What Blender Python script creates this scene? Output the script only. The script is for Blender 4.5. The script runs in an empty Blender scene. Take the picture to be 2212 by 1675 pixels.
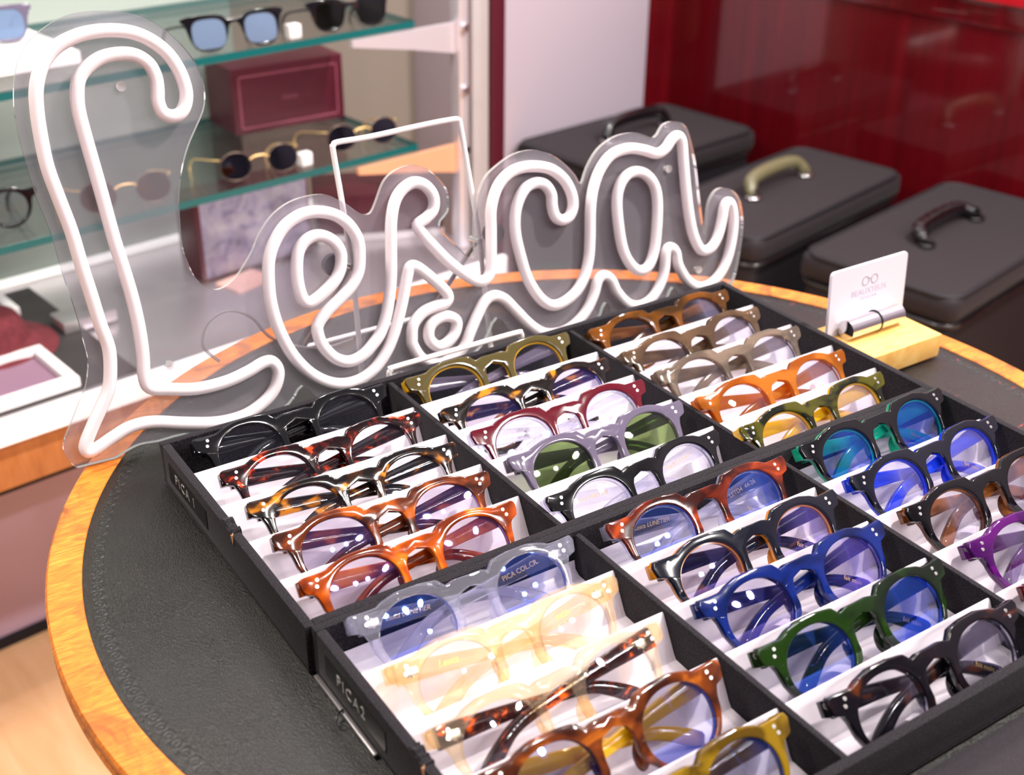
import bpy, bmesh, math, random
from mathutils import Vector, Matrix
S = bpy.context.scene
C = S.collection
random.seed(5)
PI = math.pi

# ------------------------------------------------------------------ camera
cam_d = bpy.data.cameras.new('camera')
cam = bpy.data.objects.new('camera', cam_d); C.objects.link(cam)
cam_d.sensor_fit = 'HORIZONTAL'; cam_d.sensor_width = 36.0
cam_d.lens = 2687.3 / 2212 * 36.0
R_ = Vector((0.83522565, -0.54981622, 0.01001217))
D_ = Vector((-0.25630596, -0.40533367, -0.8775032))
F_ = Vector((0.48652376, 0.730347, -0.47946625))
m = Matrix((( R_.x, -D_.x, -F_.x, -0.20407), (R_.y, -D_.y, -F_.y, -0.73129), (R_.z, -D_.z, -F_.z, 0.47174), (0, 0, 0, 1)))
cam.matrix_world = m
cam_d.clip_start = 0.02; cam_d.clip_end = 50
cam_d.dof.use_dof = True; cam_d.dof.focus_distance = 0.80; cam_d.dof.aperture_fstop = 7.5
S.camera = cam

# ------------------------------------------------------------------ world, lights, exposure
W = bpy.data.worlds.new('room_light'); S.world = W; W.use_nodes = True
bg = W.node_tree.nodes['Background']
bg.inputs[0].default_value = (0.92, 0.86, 0.93, 1); bg.inputs[1].default_value = 0.36
S.view_settings.view_transform = 'Standard'; S.view_settings.look = 'None'
S.view_settings.exposure = 0.12; S.view_settings.gamma = 1.0; S.view_settings.use_curve_mapping = False

def area(name, loc, target, size, power, col=(1, 1, 1), shape='DISK', size_y=None, spread=PI):
    l = bpy.data.lights.new(name, 'AREA'); l.shape = shape; l.size = size
    if size_y: l.size_y = size_y
    l.energy = power; l.color = col; l.spread = spread
    o = bpy.data.objects.new(name, l); C.objects.link(o); o.location = loc
    o.rotation_euler = (Vector(target) - Vector(loc)).to_track_quat('-Z', 'Y').to_euler()
    return o
# ceiling spots of the shop
SPOTS = [((0.45, -2.25, 2.08), 0.075, 6), ((0.72, -2.15, 2.0), 0.075, 6), ((1.02, -2.25, 2.12), 0.075, 6), ((1.30, -2.1, 1.98), 0.075, 6), ((1.0, -2.45, 1.70), 0.075, 6),
         ((1.45, -2.40, 1.66), 0.075, 6), ((1.58, -2.1, 1.50), 0.075, 6), ((1.62, -1.7, 1.7), 0.075, 6), ((-0.25, -2.2, 1.9), 0.075, 5)]
for p, s, e in SPOTS:
    area('ceiling_spot', p, (0.3, -0.2, 0), s, e, (1.0, 0.94, 0.90))
area('key_spot', (1.40, -0.50, 1.75), (0.32, -0.25, 0), 0.11, 62, (1.0, 0.93, 0.88))
area('table_spot', (0.75, 0.15, 1.9), (0.25, -0.2, 0), 0.10, 10, (1.0, 0.94, 0.92))
area('overhead_fill', (0.5, -0.6, 2.1), (0.35, -0.2, 0), 1.3, 5, (1.0, 0.94, 0.98), 'RECTANGLE', 1.0)  # broad soft fill light added over the table, out of view
area('aisle_fill', (0.9, 0.9, 1.7), (1.2, 0.9, -0.4), 0.8, 8, (1.0, 0.95, 1.0), 'RECTANGLE', 0.6)  # soft fill light added above the sample cases, out of view
area('shelf_panel', (0.35, 0.35, 1.2), (0.45, 1.0, 0.0), 0.7, 5, (0.98, 1.0, 0.97), 'RECTANGLE', 0.3)
area('floor_spot', (-0.45, 0.3, 1.2), (0.0, 0.75, -0.75), 0.3, 16, (1.0, 0.9, 0.8))

# ------------------------------------------------------------------ node helpers
def new_mat(name):
    mt = bpy.data.materials.new(name); mt.use_nodes = True
    nt = mt.node_tree
    return mt, nt, nt.nodes['Principled BSDF'], nt.nodes['Material Output']
def lin(c):
    return tuple(((v / 12.92) if v <= 0.04045 else ((v + 0.055) / 1.055) ** 2.4) for v in c[:3]) + (1,)
def hexc(h):
    return lin(tuple(int(h[i:i + 2], 16) / 255 for i in (0, 2, 4)))
def plain(name, col, rough=0.5, metal=0.0, coat=0.0, emit=0.0, ior=1.5, spec=0.5, bump=0, bscale=400, sheen=0):
    mt, nt, b, out = new_mat(name)
    b.inputs['Base Color'].default_value = hexc(col) if isinstance(col, str) else tuple(col) + (1,)
    b.inputs['Roughness'].default_value = rough; b.inputs['Metallic'].default_value = metal
    b.inputs['Coat Weight'].default_value = coat; b.inputs['IOR'].default_value = ior
    b.inputs['Specular IOR Level'].default_value = spec
    if emit:
        b.inputs['Emission Color'].default_value = b.inputs['Base Color'].default_value
        b.inputs['Emission Strength'].default_value = emit
    if bump:
        n = noise(nt, bscale, 3); bp = nt.nodes.new('ShaderNodeBump'); bp.inputs['Strength'].default_value = bump
        bp.inputs['Distance'].default_value = 0.0006
        nt.links.new(n.outputs['Fac'], bp.inputs['Height']); nt.links.new(bp.outputs[0], b.inputs['Normal'])
    return mt
def noise(nt, scale, detail=2, vec=None, rough=0.5, dist=0.0):
    n = nt.nodes.new('ShaderNodeTexNoise'); n.inputs['Scale'].default_value = scale
    n.inputs['Detail'].default_value = detail; n.inputs['Roughness'].default_value = rough
    n.inputs['Distortion'].default_value = dist
    if vec is None:
        tc = nt.nodes.new('ShaderNodeTexCoord'); vec = tc.outputs['Object']
    nt.links.new(vec, n.inputs['Vector']); return n
def ramp(nt, fac, stops, interp='LINEAR'):
    r = nt.nodes.new('ShaderNodeValToRGB'); r.color_ramp.interpolation = interp
    els = r.color_ramp.elements
    while len(els) < len(stops): els.new(0.5)
    for e, (p, c) in zip(els, stops):
        e.position = p; e.color = hexc(c) if isinstance(c, str) else tuple(c) + (1,)
    nt.links.new(fac, r.inputs[0]); return r
def mapping(nt, scale, rot=(0, 0, 0), coord='Object', loc=(0, 0, 0)):
    tc = nt.nodes.new('ShaderNodeTexCoord'); mp = nt.nodes.new('ShaderNodeMapping')
    mp.inputs['Scale'].default_value = scale; mp.inputs['Rotation'].default_value = rot; mp.inputs['Location'].default_value = loc
    nt.links.new(tc.outputs[coord], mp.inputs['Vector']); return mp
def mixs(nt, fac, a, b):
    x = nt.nodes.new('ShaderNodeMixShader')
    if isinstance(fac, (int, float)): x.inputs[0].default_value = fac
    else: nt.links.new(fac, x.inputs[0])
    nt.links.new(a, x.inputs[1]); nt.links.new(b, x.inputs[2]); return x
def math_n(nt, op, a, b, clamp=False):
    x = nt.nodes.new('ShaderNodeMath'); x.operation = op; x.use_clamp = clamp
    for i, v in enumerate((a, b)):
        if isinstance(v, (int, float)): x.inputs[i].default_value = v
        else: nt.links.new(v, x.inputs[i])
    return x.outputs[0]

# ------------------------------------------------------------------ object helpers
def tag(o, label=None, cat=None, group=None, kind=None):
    if label: o['label'] = label
    if cat: o['category'] = cat
    if group: o['group'] = group
    if kind: o['kind'] = kind
    return o
def empty(name, loc=(0, 0, 0), rz=0.0):
    o = bpy.data.objects.new(name, None); C.objects.link(o); o.empty_display_size = 0.02
    o.location = loc; o.rotation_euler = (0, 0, rz); return o
def link(name, me, mat=None, parent=None, mw=None):
    o = bpy.data.objects.new(name, me); C.objects.link(o)
    if mat is not None:
        if not me.materials: me.materials.append(None)
        o.material_slots[0].link = 'OBJECT'; o.material_slots[0].material = mat
    if parent: o.parent = parent
    if mw is not None: o.matrix_local = mw
    return o
def mesh(name, vs, fs, smooth=True):
    me = bpy.data.meshes.new(name); me.from_pydata([tuple(v) for v in vs], [], fs)
    bm = bmesh.new(); bm.from_mesh(me); bmesh.ops.recalc_face_normals(bm, faces=bm.faces); bm.to_mesh(me); bm.free()
    if smooth:
        for p in me.polygons: p.use_smooth = True
    return me
def smooth_angle(me, ang=35):
    for p in me.polygons: p.use_smooth = True
    me.set_sharp_from_angle(angle=math.radians(ang)); return me
def from_bm(name, bm, ang=35):
    bmesh.ops.recalc_face_normals(bm, faces=bm.faces)
    me = bpy.data.meshes.new(name); bm.to_mesh(me); bm.free(); return smooth_angle(me, ang)
def bm_box(bm, lo, hi, bev=0.0, seg=2, mat=None):
    r = bmesh.ops.create_cube(bm, size=1.0)
    vs = r['verts']
    for v in vs:
        for i in range(3): v.co[i] = lo[i] + (v.co[i] + 0.5) * (hi[i] - lo[i])
    if mat is not None: bmesh.ops.transform(bm, matrix=mat, verts=vs)
    if bev > 0:
        es = list({e for v in vs for e in v.link_edges})
        bmesh.ops.bevel(bm, geom=es, offset=bev, segments=seg, profile=0.6, affect='EDGES', clamp_overlap=True)
def box(name, lo, hi, bev=0.0, seg=2):
    bm = bmesh.new(); bm_box(bm, lo, hi, bev, seg); return from_bm(name, bm)
def bm_cyl(bm, p0, p1, r0, r1=None, seg=24, caps=True):
    p0 = Vector(p0); p1 = Vector(p1); r1 = r0 if r1 is None else r1
    d = p1 - p0
    mt = Matrix.Translation((p0 + p1) / 2) @ d.to_track_quat('Z', 'Y').to_matrix().to_4x4()
    bmesh.ops.create_cone(bm, cap_ends=caps, segments=seg, radius1=r0, radius2=r1, depth=d.length, matrix=mt)
def cyl(name, p0, p1, r0, r1=None, seg=24):
    bm = bmesh.new(); bm_cyl(bm, p0, p1, r0, r1, seg); return from_bm(name, bm)
def catmull(P, n=6, closed=True):
    P = [Vector(p) for p in P]; N = len(P); out = []
    rng = range(N) if closed else range(N - 1)
    for i in rng:
        g = (lambda k: P[k % N]) if closed else (lambda k: P[max(0, min(N - 1, k))])
        a, b, c, d = g(i - 1), g(i), g(i + 1), g(i + 2)
        for j in range(n):
            t = j / n
            out.append(0.5 * ((2 * b) + (c - a) * t + (2 * a - 5 * b + 4 * c - d) * t * t + (3 * b - a - 3 * c + d) * t ** 3))
    if not closed: out.append(P[-1])
    return out
def tube(name, P, r, closed=False, seg=12, caps=True, rfun=None):
    P = [Vector(p) for p in P]; N = len(P); vs = []; fs = []
    T = []
    for i in range(N):
        a = P[(i - 1) % N] if (closed or i > 0) else P[i]; b = P[(i + 1) % N] if (closed or i < N - 1) else P[i]
        T.append((b - a).normalized())
    up = Vector((0, 0, 1)) if abs(T[0].z) < 0.9 else Vector((1, 0, 0))
    nrm = (up - T[0] * up.dot(T[0])).normalized(); fr = []
    for i in range(N):
        nrm = (nrm - T[i] * nrm.dot(T[i])).normalized(); fr.append((nrm.copy(), T[i].cross(nrm)))
    if closed:   # unwind residual twist
        a0 = fr[0][0]; e = (fr[-1][0] - T[0] * fr[-1][0].dot(T[0])).normalized()
        tw = math.atan2(e.dot(fr[0][1]), e.dot(a0))
    else: tw = 0
    for i in range(N):
        rr = r if rfun is None else rfun(i / (N - 1))
        off = -tw * i / N
        for k in range(seg):
            an = 2 * PI * k / seg + off
            vs.append(P[i] + fr[i][0] * math.cos(an) * rr + fr[i][1] * math.sin(an) * rr)
    M = N if closed else N - 1
    for i in range(M):
        j = (i + 1) % N
        for k in range(seg):
            l = (k + 1) % seg
            fs.append((i * seg + k, i * seg + l, j * seg + l, j * seg + k))
    if not closed and caps:
        fs.append(tuple(range(seg))); fs.append(tuple((N - 1) * seg + k for k in range(seg)))
    return smooth_angle(mesh(name, vs, fs), 50)
def curve_mesh(name, loops, ext, bevel=0.0, bres=2):
    cu = bpy.data.curves.new(name, 'CURVE'); cu.dimensions = '2D'; cu.fill_mode = 'BOTH'
    cu.extrude = ext; cu.bevel_depth = bevel; cu.bevel_resolution = bres
    for lp in loops:
        sp = cu.splines.new('POLY'); sp.points.add(len(lp) - 1); sp.use_cyclic_u = True
        for p, q in zip(sp.points, lp): p.co = (q[0], q[1], 0, 1)
    return obj_to_mesh(name, cu)
def obj_to_mesh(name, data):
    o = bpy.data.objects.new('build_helper', data); C.objects.link(o)
    dg = bpy.context.evaluated_depsgraph_get()
    me = bpy.data.meshes.new_from_object(o.evaluated_get(dg)); me.name = name
    bpy.data.objects.remove(o, do_unlink=True)
    return smooth_angle(me, 40)
TXT = {}
def text_mesh(s, size, ext=0.00012, shear=0.0, spacing=1.0):
    k = (s, size, ext, shear, spacing)
    if k not in TXT:
        cu = bpy.data.curves.new('lettering', 'FONT'); cu.body = s; cu.size = size; cu.extrude = ext; cu.shear = shear
        cu.space_character = spacing; cu.align_x = 'CENTER'; cu.align_y = 'CENTER'; cu.resolution_u = 3
        TXT[k] = obj_to_mesh('lettering', cu)
    return TXT[k]
def frame_m(o, x, y, z):
    x, y, z = Vector(x), Vector(y), Vector(z); o = Vector(o)
    return Matrix(((x.x, y.x, z.x, o.x), (x.y, y.y, z.y, o.y), (x.z, y.z, z.z, o.z), (0, 0, 0, 1)))

# ------------------------------------------------------------------ materials
def fabric_mat(name, base, speck=0.5, rough=0.85):
    mt, nt, b, out = new_mat(name)
    n = noise(nt, 1500, 2); r = ramp(nt, n.outputs['Fac'], [(0.45, base), (0.74, '38323a'), (0.82, '6a6268')])
    n2 = noise(nt, 40, 3)
    nt.links.new(r.outputs[0], b.inputs['Base Color']); b.inputs['Roughness'].default_value = rough; b.inputs['Specular IOR Level'].default_value = 0.22
    bp = nt.nodes.new('ShaderNodeBump'); bp.inputs['Strength'].default_value = speck; bp.inputs['Distance'].default_value = 0.0004
    nt.links.new(n.outputs['Fac'], bp.inputs['Height']); nt.links.new(bp.outputs[0], b.inputs['Normal'])
    b.inputs['Sheen Weight'].default_value = 0.08; b.inputs['Sheen Roughness'].default_value = 0.4
    return mt
M_TRAY = fabric_mat('black_tray_cloth', '0f0d10')
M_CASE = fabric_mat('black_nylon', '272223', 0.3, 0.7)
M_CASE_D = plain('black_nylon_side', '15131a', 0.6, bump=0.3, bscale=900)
M_BOARD = fabric_mat('black_lid_cloth', '2c282b', 0.6)
def card_mat():
    mt, nt, b, out = new_mat('white_card')
    n = noise(nt, 60, 3); r = ramp(nt, n.outputs['Fac'], [(0.3, 'd2c9d2'), (0.7, 'dfd7df')])
    nt.links.new(r.outputs[0], b.inputs['Base Color']); b.inputs['Roughness'].default_value = 0.35
    return mt
M_CARD = card_mat()
def leather_mat():
    mt, nt, b, out = new_mat('black_leather')
    mp = mapping(nt, (1, 0.38, 1), (0, 0, math.radians(35)))
    n = noise(nt, 900, 6, mp.outputs[0], 0.7, 0.6)
    v = nt.nodes.new('ShaderNodeTexVoronoi'); v.inputs['Scale'].default_value = 1300; nt.links.new(mp.outputs[0], v.inputs['Vector'])
    big = noise(nt, 9, 4)
    col = ramp(nt, big.outputs['Fac'], [(0.35, '0a0908'), (0.6, '181513')])
    # peeled red flakes towards the right of the top
    fl = noise(nt, 70, 4, None, 0.6, 1.0); flm = ramp(nt, fl.outputs['Fac'], [(0.655, (0, 0, 0)), (0.69, (1, 1, 1))])
    tc = nt.nodes.new('ShaderNodeTexCoord'); sx = nt.nodes.new('ShaderNodeSeparateXYZ'); nt.links.new(tc.outputs['Object'], sx.inputs[0])
    reg = nt.nodes.new('ShaderNodeMapRange'); reg.inputs[1].default_value = 0.22; reg.inputs[2].default_value = 0.30
    nt.links.new(sx.outputs[0], reg.inputs[0])
    fac = math_n(nt, 'MULTIPLY', flm.outputs[0], reg.outputs[0], True)
    mx = nt.nodes.new('ShaderNodeMix'); mx.data_type = 'RGBA'; nt.links.new(fac, mx.inputs[0])
    nt.links.new(col.outputs[0], mx.inputs[6]); mx.inputs[7].default_value = hexc('8a2a2c')
    nt.links.new(mx.outputs[2], b.inputs['Base Color'])
    rr = ramp(nt, noise(nt, 11, 5).outputs['Fac'], [(0.38, (0.16,) * 3), (0.62, (0.42,) * 3)])
    nt.links.new(rr.outputs[0], b.inputs['Roughness']); b.inputs['Specular IOR Level'].default_value = 0.6
    h = math_n(nt, 'ADD', n.outputs['Fac'], math_n(nt, 'MULTIPLY', v.outputs['Distance'], 0.5))
    bp = nt.nodes.new('ShaderNodeBump'); bp.inputs['Strength'].default_value = 0.6; bp.inputs['Distance'].default_value = 0.0007
    nt.links.new(h, bp.inputs['Height']); nt.links.new(bp.outputs[0], b.inputs['Normal'])
    return mt
def wood_mat(name, c0, c1, c2, scale=60, stretch=(1, 8, 1), rot=0.5, rough=0.35, spots=True, coat=0.3):
    mt, nt, b, out = new_mat(name)
    mp = mapping(nt, stretch, (0, 0, rot))
    n = noise(nt, scale, 5, mp.outputs[0], 0.6, 0.8)
    r = ramp(nt, n.outputs['Fac'], [(0.3, c0), (0.5, c1), (0.7, c2)])
    colr = r.outputs[0]
    if spots:
        s = noise(nt, 22, 5, None, 0.65, 1.2); sm = ramp(nt, s.outputs['Fac'], [(0.50, (0, 0, 0)), (0.68, (1, 1, 1))])
        mx = nt.nodes.new('ShaderNodeMix'); mx.data_type = 'RGBA'; nt.links.new(sm.outputs[0], mx.inputs[0])
        nt.links.new(colr, mx.inputs[6]); mx.inputs[7].default_value = hexc('8a4812'); colr = mx.outputs[2]
    nt.links.new(colr, b.inputs['Base Color']); b.inputs['Roughness'].default_value = rough
    b.inputs['Coat Weight'].default_value = coat; b.inputs['Coat Roughness'].default_value = 0.25
    bp = nt.nodes.new('ShaderNodeBump'); bp.inputs['Strength'].default_value = 0.25; bp.inputs['Distance'].default_value = 0.0004
    nt.links.new(n.outputs['Fac'], bp.inputs['Height']); nt.links.new(bp.outputs[0], b.inputs['Normal'])
    return mt
M_LEATHER = leather_mat()
M_WOOD = wood_mat('orange_veneer', 'ac5a14', 'd2741a', 'e68e2e', 70, (1, 7, 1), 1.0, 0.45, True, 0.12)
M_WOOD_D = wood_mat('orange_veneer_edge', '8a4412', 'b4641e', 'd0803a', 70, (1, 1, 7), 0.0)
M_BLOCK = wood_mat('pale_beech', 'dba452', 'e8b866', 'f0c678', 50, (1, 9, 1), 1.4, 0.45, False, 0.1)
M_PANEL = wood_mat('cabinet_wood', 'b26a36', 'c57c44', 'd08a52', 12, (6, 1, 1), 0.1, 0.4, False, 0.1)
M_FLOOR = wood_mat('pale_floor_boards', 'd9a877', 'e2b283', 'e8bb8e', 5, (6, 1, 1), 0.3, 0.45, False, 0.0)
M_SATIN = plain('light_satin_metal', (0.80, 0.75, 0.82), 0.35, 0.6)
M_CHROME = plain('polished_chrome', (0.82, 0.80, 0.82), 0.08, 1.0)
M_STEEL = plain('satin_steel', (0.68, 0.64, 0.65), 0.30, 0.85)
M_CHROME_WARM = plain('chrome_painted_wood_reflection', (0.88, 0.45, 0.26), 0.45, 0.35)  # chrome bracket with its orange wood reflection put into the base colour
M_SILVER = plain('silver_rivet', (0.9, 0.88, 0.86), 0.25, 1.0)
M_BRONZE = plain('dark_bronze', (0.16, 0.12, 0.10), 0.35, 1.0)
M_TUBE = plain('white_silicone_tube', 'f8eef1', 0.28, coat=0.25)
M_WHITEP = plain('white_powder_coat', 'f4eeee', 0.3)
M_SHEET = plain('white_card_stock', 'dcd8e4', 0.4)
M_WORN = plain('worn_olive_leather', '6a654a', 0.35, coat=0.3)
M_WHITE = plain('white_paint', 'e2d6dc', 0.45)
M_BLACKP = plain('black_plastic', '0c0b0f', 0.22, coat=0.5)
M_RUBBER = plain('black_rubber', '15141a', 0.5)
M_KNOB = plain('dark_knob', '3a3440', 0.4)
M_CARDBOARD = plain('torn_cardboard', 'b98863', 0.9)
M_GOLD = plain('gold_print', (0.95, 0.66, 0.28), 0.35, 0.6)
M_PRINT = plain('silver_print', (0.75, 0.72, 0.68), 0.35, 0.5)
M_INK = plain('grey_ink', '6c6488', 0.6)
M_INK2 = plain('pale_grey_ink', 'b8b0c8', 0.6)
M_LABEL = plain('black_label_strip', '0c0b0e', 0.3)
M_MAROON = plain('burgundy_board', '4c0e20', 0.4)
M_MAROON_L = plain('burgundy_print_line', '8a4254', 0.5)
M_LED = plain('lit_led_strip', (1.0, 0.97, 0.93), 0.4, emit=0.6)
M_LAV = plain('lavender_paper', '86667a', 0.6)
M_MAT = plain('charcoal_mat', '2e2a2a', 0.7)
M_CHAR = M_MAT
M_BLUEP = plain('pale_blue_print', '8aa4c4', 0.5)
M_PINK = plain('pink_paper', 'd8a8a0', 0.6)
M_BACKP = plain('grey_back_panel', '98a29a', 0.4)
M_TAUPE = plain('taupe_wall_paint', '8c8278', 0.6)
M_SHOP2 = plain('side_wall_paint', '8c8492', 0.6)
M_COL = plain('column_paint', 'bcb0bc', 0.5)
M_SHOP = plain('shop_wall_paint', '767080', 0.7)
M_PLINTH = plain('lavender_grey_plinth', 'ccb2c8', 0.4)
M_GAP_SHADE = plain('painted_gap_shade', '120e16', 0.7)  # near-black colour standing in for shade around the plinth
def hat_mat():
    mt, nt, b, out = new_mat('burgundy_felt')
    n = noise(nt, 120, 3); r = ramp(nt, n.outputs['Fac'], [(0.3, '561820'), (0.7, '6c242c')])
    nt.links.new(r.outputs[0], b.inputs['Base Color']); b.inputs['Roughness'].default_value = 0.9
    return mt
M_HAT = hat_mat()
def marble_mat():
    mt, nt, b, out = new_mat('mottled_lavender_paper')
    n = noise(nt, 34, 6, None, 0.65, 0.5); r = ramp(nt, n.outputs['Fac'], [(0.35, '5e5470'), (0.5, '867c90'), (0.7, '9c949a')])
    nt.links.new(r.outputs[0], b.inputs['Base Color']); b.inputs['Roughness'].default_value = 0.4
    return mt
M_MARBLE = marble_mat()
def red_gloss():
    mt, nt, b, out = new_mat('red_lacquer')
    mp = mapping(nt, (9, 9, 0.25)); n = noise(nt, 5, 3, mp.outputs[0], 0.6)
    r = ramp(nt, n.outputs['Fac'], [(0.3, '52080f'), (0.6, '600a13'), (0.8, '700d18')])
    nt.links.new(r.outputs[0], b.inputs['Base Color']); b.inputs['Roughness'].default_value = 0.12; b.inputs['Coat Weight'].default_value = 0.9; b.inputs['Coat Roughness'].default_value = 0.05
    return mt
M_RED = red_gloss()
M_REDB = plain('bright_red_lacquer', 'c81c2c', 0.12, coat=0.6, bump=0.0)
def thin_clear(name, tint, haze, hazec, gl=1.0, edge=False):
    """clear sheet: transparent, a milky haze, and a clear reflection"""
    mt, nt, b, out = new_mat(name); nt.nodes.remove(b)
    t = nt.nodes.new('ShaderNodeBsdfTransparent'); t.inputs[0].default_value = tuple(tint) + (1,)
    d = nt.nodes.new('ShaderNodeBsdfDiffuse'); d.inputs[0].default_value = tuple(hazec) + (1,)
    x = mixs(nt, haze, t.outputs[0], d.outputs[0])
    g = nt.nodes.new('ShaderNodeBsdfGlossy'); g.inputs['Roughness'].default_value = 0.04
    f = nt.nodes.new('ShaderNodeFresnel'); f.inputs[0].default_value = 1.45
    fac = math_n(nt, 'MULTIPLY', f.outputs[0], gl, True)
    y = mixs(nt, fac, x.outputs[0], g.outputs[0]); nt.links.new(y.outputs[0], out.inputs[0]); return mt
M_ACRYL = thin_clear('clear_acrylic', (0.91, 0.90, 0.93), 0.15, (0.66, 0.62, 0.68))
M_ACRYL_E = thin_clear('clear_acrylic_edge', (0.9, 0.9, 0.92), 0.42, (0.85, 0.8, 0.8), 1.5)  # paler haze paints in the light that the edges catch
M_GLASS = thin_clear('shelf_glass', (0.97, 0.99, 0.985), 0.0, (0.5, 0.7, 0.68), 0.7)
M_GLASS_E = plain('teal_glass_edge', '055a5c', 0.15)
def lens_mat(name, tint=(0.96, 0.96, 0.97), coat=(0.8, 0.8, 1.0), base=0.01, k=0.45):
    mt, nt, b, out = new_mat(name); nt.nodes.remove(b)
    t = nt.nodes.new('ShaderNodeBsdfTransparent'); t.inputs[0].default_value = tuple(tint) + (1,)
    g = nt.nodes.new('ShaderNodeBsdfGlossy'); g.inputs['Roughness'].default_value = 0.02; g.inputs[0].default_value = tuple(coat) + (1,)
    f = nt.nodes.new('ShaderNodeFresnel'); f.inputs[0].default_value = 1.45
    fac = math_n(nt, 'ADD', math_n(nt, 'MULTIPLY', f.outputs[0], k), base, True)
    x = mixs(nt, fac, t.outputs[0], g.outputs[0]); nt.links.new(x.outputs[0], out.inputs[0]); return mt
LENS = dict(clear=lens_mat('demo_lens'), blue=lens_mat('blue_coated_lens', (0.93, 0.93, 0.97), (0.08, 0.22, 1.0), 0.20),
            violet=lens_mat('violet_coated_lens', (0.95, 0.93, 0.97), (0.36, 0.3, 1.0), 0.10),
            green=lens_mat('green_sun_lens', (0.50, 0.60, 0.36), (0.9, 0.9, 0.9), 0.03),
            bluesun=thin_clear('blue_lens_painted_reflection', (0.4, 0.5, 0.65), 0.45, (0.26, 0.36, 0.55)),  # diffuse blue haze stands in for the mirror coat's reflection
            dark=lens_mat('dark_sun_lens', (0.12, 0.12, 0.16), (0.7, 0.75, 1.0), 0.08),
            brown=lens_mat('brown_sun_lens', (0.5, 0.36, 0.28), (0.9, 0.8, 0.8), 0.05),
            olive=lens_mat('olive_sun_lens', (0.12, 0.13, 0.06), (0.7, 0.75, 0.8), 0.05))
def acetate(name, c0, c1=None, c2=None, clear=0.0, scale=75, lo=0.42, hi=0.56, trans=0.0, rough=0.07):
    """polished acetate: one colour, or a tortoiseshell of up to three; clear = share of straight see-through"""
    mt, nt, b, out = new_mat(name)
    b.inputs['Roughness'].default_value = rough; b.inputs['IOR'].default_value = 1.5
    b.inputs['Transmission Weight'].default_value = trans
    b.inputs['Specular IOR Level'].default_value = 0.55
    if c1:
        mp = mapping(nt, (1, 1.5, 1)); oi = nt.nodes.new('ShaderNodeObjectInfo')
        ad = nt.nodes.new('ShaderNodeVectorMath'); ad.operation = 'ADD'
        nt.links.new(mp.outputs[0], ad.inputs[0]); nt.links.new(oi.outputs['Random'], ad.inputs[1])
        n = noise(nt, scale, 2, ad.outputs[0], 0.5, 0.5)
        st = [(lo, c0), (hi, c1)] + ([(hi + 0.09, c2)] if c2 else [])
        r = ramp(nt, n.outputs['Fac'], st); col = r.outputs[0]
        nt.links.new(col, b.inputs['Base Color'])
    else:
        b.inputs['Base Color'].default_value = hexc(c0); col = None
    if clear > 0:
        t = nt.nodes.new('ShaderNodeBsdfTransparent')
        if col is not None: nt.links.new(col, t.inputs[0])
        else:
            q = hexc(c0); t.inputs[0].default_value = tuple(min(1, v ** 0.55) for v in q[:3]) + (1,)
        x = mixs(nt, clear, b.outputs[0], t.outputs[0]); nt.links.new(x.outputs[0], out.inputs[0])
    return mt
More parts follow.
